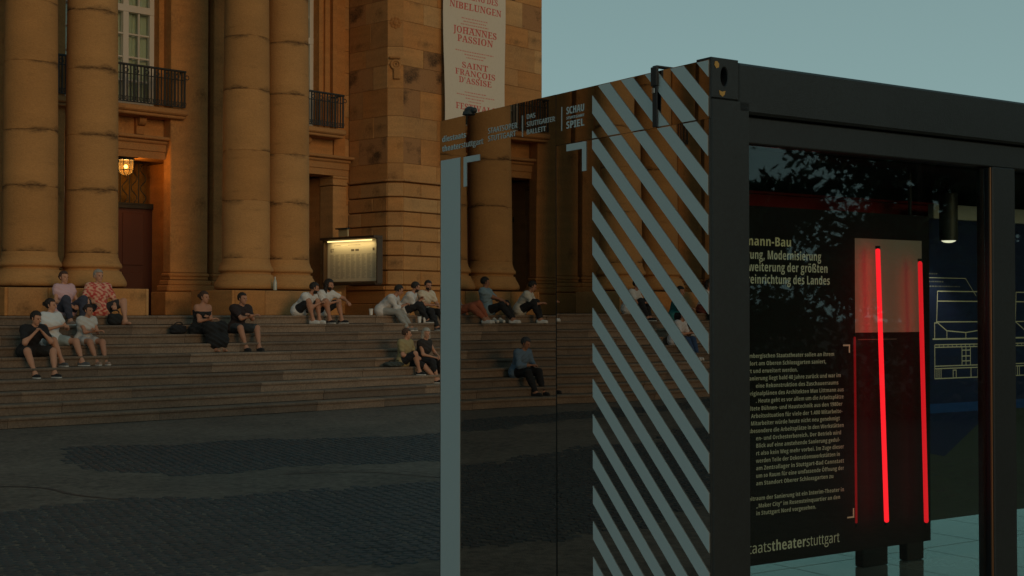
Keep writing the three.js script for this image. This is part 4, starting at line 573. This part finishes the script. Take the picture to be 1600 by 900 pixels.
  if (o.beard) part('beard', net((p) => { toHead(p, q); return Math.max(sm(ell(q, V(0, -0.052, 0.02), V(0.064, 0.074, 0.074)), 1, 0.01), q.y + 0.04, -q.z - 0.0, -Math.max(Math.abs(q.x) - 0.02, Math.abs(q.y + 0.058) - 0.012, 0.05 - q.z)); }, ...box(headC, 0.16), 0.01), new THREE.MeshStandardMaterial({ color: lin(...hc), roughness: 0.85 }), P);
  if (o.cap) part('cap', net((p) => { toHead(p, q); const d = Math.max(ell(q, V(0, 0.04, -0.01), V(0.092, 0.1, 0.11)), 0.05 - q.y); return Math.min(d, Math.max(ell(q, V(0, 0.055, 0.11), V(0.07, 0.02, 0.08)), -q.z)); }, ...box(headC, 0.22), 0.012), cloth(o.cap), P);
  P.scale.setScalar(sc);
  const rad = R1 + TREAD * o.k - (o.back ?? 0.2); setRing(P, o.s, rad, L - RISE * o.k + 0.004); P.rotation.y += o.turn ?? 0;
  P.userData.world = (x, y, z) => V(x, y, z).multiplyScalar(sc).applyAxisAngle(V(0, 1, 0), P.rotation.y).add(P.position);
  return P;
}
const white = [0.62, 0.61, 0.59], blk = [0.016, 0.016, 0.018];
const hug = [[-0.10, 0.30, 0.46], [0.10, 0.31, 0.46]];
const folks = [
  { label: 'woman in a pale pink top sitting against the column plinth', s: -2.72, k: 0, f: 1, lean: -0.08, head: [0.1, -0.05], feet: [[-0.12, 1, 0.42], [0.12, 1, 0.44]], hands: [[-0.08, 0.22, 0.26], [0.1, 0.2, 0.28]], top: { color: [0.62, 0.40, 0.43], sleeve: 0.35 }, bottom: { type: 'shorts', len: 1.8, color: [0.045, 0.05, 0.075] }, hair: 'bun', hairColor: [0.06, 0.03, 0.02], shoe: [0.3, 0.2, 0.15], skin: 0, turn: 0.1, back: 0.25 },
  { label: 'man in a red floral shirt with legs apart beside the plinth', s: -2.12, k: 0, lean: 0.02, build: 1.16, scale: 1.05, head: [0.1, 0], feet: [[-0.34, 1, 0.46, -0.4], [0.30, 1, 0.5, 0.3]], splay: 0.9, hands: [[-0.2, 0.24, 0.3], [0.2, 0.2, 0.3]], top: { color: [0.62, 0.16, 0.12], sleeve: 0.75, print: [[0.68, 0.40, 0.28], [0.45, 0.05, 0.045]] }, bottom: { type: 'shorts', len: 0.7, color: [0.03, 0.028, 0.03] }, hair: 'short', hairColor: [0.30, 0.27, 0.24], skin: 0, shoe: null, back: 0.25 },
  { label: 'man in a black T-shirt raising both hands to his mouth', s: -3.87, k: 4, lean: 0.45, head: [0.35, 0.25], feet: [[-0.15, 2, 0.52], [0.2, 2, 0.56, 0.2]], hands: [[-0.06, 0.44, 0.36], [0.07, 0.45, 0.38]], elbows: [V(-0.6, -1, 0.2), V(0.7, -1, 0.2)], curl: 1.1, top: { color: [0.014, 0.014, 0.016], sleeve: 0.6 }, bottom: { type: 'shorts', len: 0.85, color: [0.022, 0.02, 0.018] }, shoe: blk, skin: 0, turn: 0.1, splay: 0.5 },
  { label: 'woman in a white T-shirt and pale blue shorts turned towards the man in black', s: -3.38, k: 3, f: 1, lean: -0.05, head: [0.55, 0.0], feet: [[-0.16, 2, 0.56], [0.22, 2, 0.62, 0.3]], hands: [[0.0, 0.36, 0.28], [0.14, 0.36, 0.30]], top: { color: [0.66, 0.68, 0.68], sleeve: 0.45 }, bottom: { type: 'shorts', len: 0.55, color: [0.30, 0.36, 0.36] }, hair: 'bun', hairColor: [0.02, 0.012, 0.009], shoe: [0.10, 0.105, 0.11], skin: 0, turn: 0.2, splay: 0.5 },
  { label: 'girl in a light grey top with forearms folded on her bare knees', s: -2.84, k: 3, f: 1, scale: 0.9, lean: 0.3, head: [0.2, 0.1], feet: [[-0.06, 2, 0.56], [0.14, 2, 0.58]], hands: [[0.06, 0.30, 0.44], [0.0, 0.33, 0.42]], top: { color: [0.52, 0.50, 0.47], sleeve: 0.25 }, bottom: { type: 'shorts', len: 0.5, color: [0.4, 0.4, 0.4] }, hair: 'bun', hairColor: [0.025, 0.014, 0.01], shoe: [0.3, 0.2, 0.15], skin: 1, turn: 0.15 },
  { label: 'woman in a long black dress with bare shoulders on the stairs', s: -0.51, k: 2, f: 1, lean: 0.18, head: [0.3, 0.05], feet: [[-0.05, 2, 0.5], [0.14, 2, 0.5]], hands: [[0.06, 0.30, 0.30], [-0.04, 0.34, 0.30]], top: null, bottom: { type: 'dress', full: 1, color: [0.013, 0.013, 0.014] }, hair: 'bun', hairColor: [0.05, 0.022, 0.012], skin: 1, shoe: null, turn: 0.15 },
  { label: 'man in a dark brown T-shirt with arms crossed over his knees', s: 0.24, k: 2, lean: 0.35, head: [0.25, 0.0], feet: [[-0.13, 2, 0.54], [0.17, 2, 0.56]], hands: [[0.1, 0.37, 0.48], [-0.02, 0.38, 0.5]], top: { color: [0.028, 0.018, 0.018], sleeve: 0.6 }, bottom: { type: 'shorts', len: 0.9, color: [0.05, 0.06, 0.065] }, shoe: blk, sole: [0.03, 0.03, 0.03], skin: 1, splay: 0.35 },
  { label: 'bearded man in white T-shirt and black shorts hunched beside a long-haired friend', s: 2.06, k: 0, lean: 0.75, head: [0.6, 0.25], feet: [[-0.1, 1, 0.44], [0.12, 1, 0.46]], hands: [[0.06, 0.28, 0.56], [0.16, 0.27, 0.54]], top: { color: white, sleeve: 0.6 }, bottom: { type: 'shorts', len: 0.85, color: blk }, shoe: [0.6, 0.58, 0.54], skin: 1, beard: 1, turn: 0.35 },
  { label: 'man with long dark hair and beard in a white T-shirt', s: 2.58, k: 0, lean: 0.5, head: [0.25, 0.15], feet: [[-0.12, 1, 0.42], [0.2, 1, 0.48, 0.3]], hands: [[0.0, 0.30, 0.5], [0.34, 0.30, 0.56]], elbows: [V(-0.7, -0.6, -0.2), V(1, -0.2, 0)], top: { color: white, sleeve: 0.55 }, bottom: { type: 'shorts', len: 0.85, color: [0.02, 0.024, 0.03] }, hair: 'long', beard: 1, shoe: blk, skin: 1, turn: 0.15 },
  { label: 'man in a white shirt and pale grey trousers bent over the cups', s: 4.18, k: 0, lean: 0.8, head: [0.6, 0.35], feet: [[0.0, 2, 0.62], [0.18, 2, 0.66]], hands: [[0.12, 0.24, 0.56], [0.24, 0.26, 0.54]], top: { color: [0.60, 0.58, 0.56], sleeve: 1.35 }, bottom: { type: 't', len: 1.92, color: [0.30, 0.30, 0.28] }, shoe: [0.2, 0.19, 0.17], skin: 1, turn: 0.5 },
  { label: 'man in white shirt and black trousers holding a small thing near his chin', s: 4.78, k: 0, lean: 0.55, head: [0.55, 0.25], feet: [[0.12, 1, 0.56], [0.3, 1, 0.6]], hands: [[0.14, 0.36, 0.42], [0.2, 0.4, 0.42]], top: { color: white, sleeve: 1.2 }, bottom: { type: 't', len: 1.92, color: blk }, shoe: blk, skin: 1, beard: 1, turn: 0.55 },
  { label: 'smiling man in a cream T-shirt seated at the end of the top step', s: 5.35, k: 0, lean: 0.35, head: [-0.25, 0.1], feet: [[-0.08, 2, 0.6], [0.16, 2, 0.64]], hands: [[0.0, 0.24, 0.44], [0.14, 0.22, 0.46]], top: { color: [0.60, 0.52, 0.40], sleeve: 0.6 }, bottom: { type: 't', len: 1.9, color: blk }, shoe: [0.05, 0.05, 0.06], skin: 1, beard: 1 },
  { label: 'man in a mustard T-shirt and black shorts low on the stairs', s: 3.08, k: 6, lean: 0.15, head: [0.6, 0.1], feet: [[0.02, 1, 0.42], [0.34, 2, 0.66, 0.4]], hands: [[-0.02, 0.2, 0.3], [0.12, 0.22, 0.34]], top: { color: [0.34, 0.27, 0.13], sleeve: 0.6 }, bottom: { type: 'shorts', len: 0.9, color: blk }, shoe: blk, hairColor: [0.07, 0.035, 0.02], skin: 0, turn: 0.25, scale: 0.95 },
  { label: 'grey-haired woman in a dark sleeveless top with a bag on her lap', s: 3.56, k: 6, f: 1, lean: 0.2, head: [-0.35, 0.1], feet: [[-0.1, 2, 0.55], [0.14, 2, 0.58]], hands: [[0.02, 0.2, 0.34], [0.18, 0.22, 0.36]], top: { color: [0.03, 0.024, 0.022], sleeve: 0 }, bottom: { type: 't', len: 1.3, color: blk }, hair: 'bob', hairColor: [0.36, 0.33, 0.28], shoe: blk, skin: 0, turn: 0.1, scale: 0.95 },
  // further along the stairs, seen in the mirrored wall
  { label: 'person in a striped grey top and rust trousers lounging on the top step', s: -14.9, k: 0, lean: -0.3, head: [-0.3, 0], feet: [[-0.16, 1, 0.62, -0.2], [0.25, 1, 0.72, 0.2]], hands: [[-0.2, 0.1, 0.1], [0.2, 0.16, 0.2]], top: { color: [0.30, 0.28, 0.27], sleeve: 0.6 }, bottom: { type: 't', len: 1.75, color: [0.34, 0.10, 0.05] }, shoe: white, skin: 1, turn: -0.6 },
  { label: 'man in a light blue shirt and black trousers on the top step', s: -15.6, k: 0, lean: -0.12, head: [-0.6, 0.1], feet: [[-0.1, 1, 0.6], [0.16, 1, 0.66]], hands: [[-0.1, 0.3, 0.4], [-0.25, 0.3, 0.42]], top: { color: [0.22, 0.32, 0.38], sleeve: 0.7 }, bottom: { type: 't', len: 1.85, color: blk }, shoe: white, skin: 2, turn: -0.6 },
  { label: 'person in a cream T-shirt bending forward with a phone', s: -16.4, k: 0, lean: 0.55, head: [-0.3, 0.4], feet: [[-0.1, 1, 0.5], [0.14, 1, 0.52]], hands: [[-0.1, 0.28, 0.56], [0.02, 0.28, 0.58]], top: { color: [0.6, 0.56, 0.48], sleeve: 0.6 }, bottom: { type: 't', len: 1.85, color: blk }, shoe: white, skin: 1, turn: -0.7 },
  { label: 'man in a denim blue shirt and black trousers alone near the stair foot', s: -14.75, k: 7, lean: 0.4, head: [-0.2, 0.4], feet: [[-0.13, 2, 0.56], [0.15, 2, 0.58]], hands: [[-0.06, 0.26, 0.44], [0.08, 0.26, 0.46]], top: { color: [0.12, 0.18, 0.25], sleeve: 1.5 }, bottom: { type: 't', len: 1.92, color: [0.012, 0.012, 0.014] }, shoe: blk, sole: [0.02, 0.02, 0.02], hairColor: [0.04, 0.04, 0.045], skin: 2, turn: -0.3 },
  { label: 'person in a white top leaning on the far part of the top step', s: -19.0, k: 0, lean: 0.4, head: [0.2, 0.1], feet: [[-0.1, 1, 0.5], [0.14, 1, 0.52]], hands: [[-0.08, 0.26, 0.5], [0.08, 0.26, 0.5]], top: { color: white, sleeve: 0.6 }, bottom: { type: 't', len: 1.85, color: blk }, shoe: blk, skin: 1, turn: -0.5 },
  { label: 'person in a teal T-shirt sitting one step below the landing', s: -20.05, k: 1, f: 1, lean: 0.3, head: [0.1, 0.1], feet: [[-0.1, 2, 0.56], [0.12, 2, 0.58]], hands: hug, top: { color: [0.03, 0.20, 0.21], sleeve: 0.6 }, bottom: { type: 'shorts', len: 0.7, color: blk }, hair: 'long', shoe: white, skin: 1, turn: -0.4 },
  { label: 'person in a white T-shirt and blue trousers midway down the stairs', s: -19.1, k: 4, lean: 0.45, head: [0.3, 0.2], feet: [[-0.12, 2, 0.56], [0.16, 2, 0.6]], hands: [[-0.06, 0.28, 0.48], [0.1, 0.28, 0.5]], top: { color: [0.66, 0.62, 0.62], sleeve: 0.7 }, bottom: { type: 't', len: 1.85, color: [0.03, 0.07, 0.16] }, shoe: white, skin: 0, turn: -0.4 },
  { label: 'person in a white shirt and red-brown skirt beside the far columns', s: -21.3, k: 0, f: 1, lean: 0.3, head: [0, 0.1], feet: [[-0.1, 2, 0.58], [0.12, 2, 0.6]], hands: hug, top: { color: [0.64, 0.62, 0.6], sleeve: 0.8 }, bottom: { type: 'dress', color: [0.16, 0.045, 0.03] }, hair: 'bob', skin: 0, turn: -0.3 },
];
const made = folks.map(person);
for (const p of made) delete p.userData.world;
// small belongings
function stepSpot(o, s, k, inset, y = 0) { return setRing(o, s, R1 + TREAD * k - inset, L - RISE * k + y + 0.003); }
const cupM = metal(0.72, 0.70, 0.66, 0.7), lidM = metal(0.55, 0.54, 0.5, 0.5);
[[3.80, 0, 0.06, 'white paper cup on the landing edge behind the man in grey trousers', 1], [4.9, 1, 0.12, 'white paper cup on the step below the man in black trousers', 1], [5.08, 1, 0.16, 'smaller white paper cup beside the cup on the step', 0.85]].forEach(([s, k, inset, label, z]) => {
  const c = stepSpot(thing('paper_cup', label, 'cup', 'paper cups on the steps'), s, k, inset); c.scale.setScalar(z);
  part('cup_body', new THREE.LatheGeometry([[0, 0.002], [0.03, 0.002], [0.032, 0.006], [0.043, 0.118], [0.046, 0.122]].map((p) => new THREE.Vector2(...p)), 20), cupM, c); part('lid', new THREE.LatheGeometry([[0.047, 0.118], [0.047, 0.126], [0.042, 0.138], [0, 0.138]].map((p) => new THREE.Vector2(...p)), 20), lidM, c); });
{ const b = stepSpot(thing('bottle', 'slim clear bottle standing on the column plinth', 'bottle'), 1.97, 0, 0.86, PLINTH + 0.005);
  part('bottle_body', new THREE.LatheGeometry([[0, 0], [0.033, 0], [0.036, 0.01], [0.036, 0.15], [0.03, 0.19], [0.014, 0.23], [0.014, 0.26]].map((p) => new THREE.Vector2(...p)), 18), metal(0.42, 0.44, 0.38, 0.2), b); part('bottle_cap', new THREE.CylinderGeometry(0.016, 0.016, 0.022, 12).translate(0, 0.265, 0), metal(0.6, 0.6, 0.55, 0.5), b); }
function bag(label, s, k, inset, color, w, h, d, turn = 0) { const b = stepSpot(thing('bag', label, 'bag'), s, k, inset); b.rotation.y += turn;
  const g = net((p) => { const x = Math.abs(p.x) / (w / 2), y = Math.abs(p.y - h / 2) / (h / 2), z = Math.abs(p.z) / (d / 2 * (1.15 - 0.35 * p.y / h)); return (Math.pow(x ** 4 + y ** 4 + z ** 3, 0.25) - 1) * Math.min(w, h, d) * 0.5 + 0.006 * Math.sin(p.x * 50 + p.y * 40) * Math.sin(p.y * 35); }, V(-w * 0.6, -0.03, -d * 0.75), V(w * 0.6, h * 1.1, d * 0.75), 0.012);
  part('bag_body', g, cloth(color), b); part('strap', tube([V(-w * 0.3, h * 0.92, 0), V(-w * 0.25, h * 1.18, 0.02), V(0, h * 1.3, 0.03), V(w * 0.25, h * 1.16, 0.02), V(w * 0.3, h * 0.92, 0)], 0.01, 6, 20), cloth(color.map((c) => c * 0.7)), b); return b; }
bag('red and black bag on the step at the feet of the smiling man', 5.42, 2, 0.14, [0.28, 0.03, 0.03], 0.22, 0.18, 0.14);
bag('black shoulder bag beside the woman in the long dress', -0.95, 2, 0.2, [0.014, 0.014, 0.016], 0.34, 0.16, 0.2, 0.3);
bag('dark backpack on the step beside the grey-haired woman', 3.78, 7, 0.16, [0.025, 0.02, 0.018], 0.26, 0.3, 0.18);
bag('black bag between the man in the floral shirt and the step edge', -2.0, 1, 0.16, [0.015, 0.015, 0.015], 0.26, 0.2, 0.16);
bag('grey-green folded jacket lying by the man in mustard', 2.8, 6, 0.14, [0.05, 0.06, 0.055], 0.4, 0.1, 0.22);
{ const sh = stepSpot(thing('sneakers', 'pair of white sneakers set down on the step below the lounging people', 'shoes'), -15.6, 1, 0.1); for (const x of [-0.08, 0.08]) { const u = part('sneaker', bones([[V(x, 0.045, -0.07), V(x + 0.02, 0.035, 0.09), 0.044, 0.036], [V(x, 0.08, -0.07), V(x, 0.05, -0.05), 0.036, 0.044]], 0.03, 0.012, (p, d) => Math.max(d, -p.y)), cloth([0.66, 0.64, 0.58]), sh); } }

// ───────────────────────── trees on the far side of the plaza (mirrored in the glass) ─────────────────────────
const leafM = new THREE.MeshStandardMaterial({ color: lin(0.05, 0.075, 0.03), roughness: 0.8, side: THREE.DoubleSide }), barkM = metal(0.09, 0.06, 0.04, 0.95);
function tree(label, x, z, h, cr, cy, n, flat = 0.75) {
  const t = thing('plane_tree', label, 'tree', 'trees across the plaza'); t.position.set(x, 0, z);
  const limbs = [tube([V(0, 0, 0), V(0.08, h * 0.2, 0.05), V(-0.05, h * 0.45, 0), V(0.1, h * 0.8, 0.1)], 0.2, 8, 14)]; { const g = limbs[0], p = g.attributes.position; for (let i = 0; i < p.count; i++) { const k = 1 - 0.75 * Math.max(0, p.getY(i)) / h; p.setX(i, p.getX(i) * k); p.setZ(i, p.getZ(i) * k); } }
  const clumps = []; for (let i = 0; i < 34; i++) { const a = rr(0, 6.283), u = rr(-1, 1), q = Math.cbrt(rnd()) * 0.92, s = Math.sqrt(1 - u * u); clumps.push(V(cr * q * s * Math.cos(a), cy + cr * flat * q * u, cr * q * s * Math.sin(a))); }
  for (let i = 0; i < 12; i++) { const c = clumps[i], y0 = Math.max(h * 0.25, Math.min(h * 0.7, c.y - cr * 0.5)); limbs.push(tube([V(0, y0, 0), V(c.x * 0.45, (y0 + c.y) / 2 + 0.2, c.z * 0.45), c.clone()], 0.05, 5, 8)); }
  part('trunk', merge(limbs), barkM, t);
  const pos = []; const A = V(0, 0, 0), B = V(0, 0, 0);
  for (let i = 0; i < n; i++) { const c = clumps[Math.floor(rnd() * clumps.length)], rad = cr * rr(0.12, 0.34), a = rr(0, 6.283), u = rr(-1, 1), s = Math.sqrt(1 - u * u), q = Math.sqrt(rnd()), p = V(c.x + rad * q * s * Math.cos(a), c.y + rad * q * u * 0.8, c.z + rad * q * s * Math.sin(a)), l = rr(0.09, 0.17);
    A.set(rr(-1, 1), rr(-1, 1), rr(-1, 1)).normalize().multiplyScalar(l); B.set(rr(-1, 1), rr(-1, 1), rr(-1, 1)); B.addScaledVector(A, -B.dot(A) / A.lengthSq()).normalize().multiplyScalar(l * 0.42);
    const a0 = p.clone().sub(A), b0 = p.clone().add(B), c0 = p.clone().add(A), d0 = p.clone().sub(B); for (const v of [a0, b0, c0, a0, c0, d0]) pos.push(v.x, v.y, v.z); }
  const g = new THREE.BufferGeometry(); g.setAttribute('position', new THREE.Float32BufferAttribute(pos, 3)); g.computeVertexNormals(); part('crown', g, leafM, t);
}
seedv = 4242;
tree('broad dark tree straight across from the glazed front', 21, -5.4, 9, 3.7, 4.3, 26000, 1.1);
tree('dense dark tree right behind the broad one', 25.5, -7.4, 10, 4.4, 5.0, 24000, 1.1);
tree('tall tree standing apart behind the hedge', 29, 4.5, 11, 4.4, 7.0, 11000, 0.85);
tree('low bushy tree beside the broad dark one', 19, -12.6, 8, 3.6, 4.2, 12000, 1);
tree('small round tree at the hedge, lower than the others', 20.5, -1.2, 4.6, 2.5, 2.3, 14000, 0.9);
{ const h = thing('hedge', 'long clipped dark green hedge along the far plaza edge', 'hedge'); h.position.set(17.5, 0, -3);
  const pos = [], A = V(0, 0, 0), B = V(0, 0, 0); for (let i = 0; i < 26000; i++) { const f = rnd(), p = f < 0.6 ? V(-0.7 + rr(-0.1, 0.1), rr(0.05, 2.5), rr(-11, 11)) : f < 0.8 ? V(rr(-0.7, 0.7), 2.45 + rr(-0.12, 0.14), rr(-11, 11)) : V(rr(-0.6, 0.6), rr(0.1, 2.4), rr(-11, 11)), l = rr(0.06, 0.12); A.set(rr(-1, 1), rr(-1, 1), rr(-1, 1)).normalize().multiplyScalar(l); B.set(rr(-1, 1), rr(-1, 1), rr(-1, 1)); B.addScaledVector(A, -B.dot(A) / A.lengthSq()).normalize().multiplyScalar(l * 0.5); const a0 = p.clone().sub(A), b0 = p.clone().add(B), c0 = p.clone().add(A), d0 = p.clone().sub(B); for (const v of [a0, b0, c0, a0, c0, d0]) pos.push(v.x, v.y, v.z); }
  const g = new THREE.BufferGeometry(); g.setAttribute('position', new THREE.Float32BufferAttribute(pos, 3)); g.computeVertexNormals(); part('foliage', g, leafM, h);
  const st = []; for (let z = -10.5; z <= 10.5; z += 1) st.push(tube([V(0, 0, z), V(rr(-0.1, 0.1), 1, z + rr(-0.2, 0.2)), V(rr(-0.2, 0.2), 2.2, z + rr(-0.3, 0.3))], 0.04, 5, 6)); part('stems', merge(st), barkM, h); }
scene.traverse((o) => { if (o.userData.at) delete o.userData.at; });
renderer.render(scene, camera);
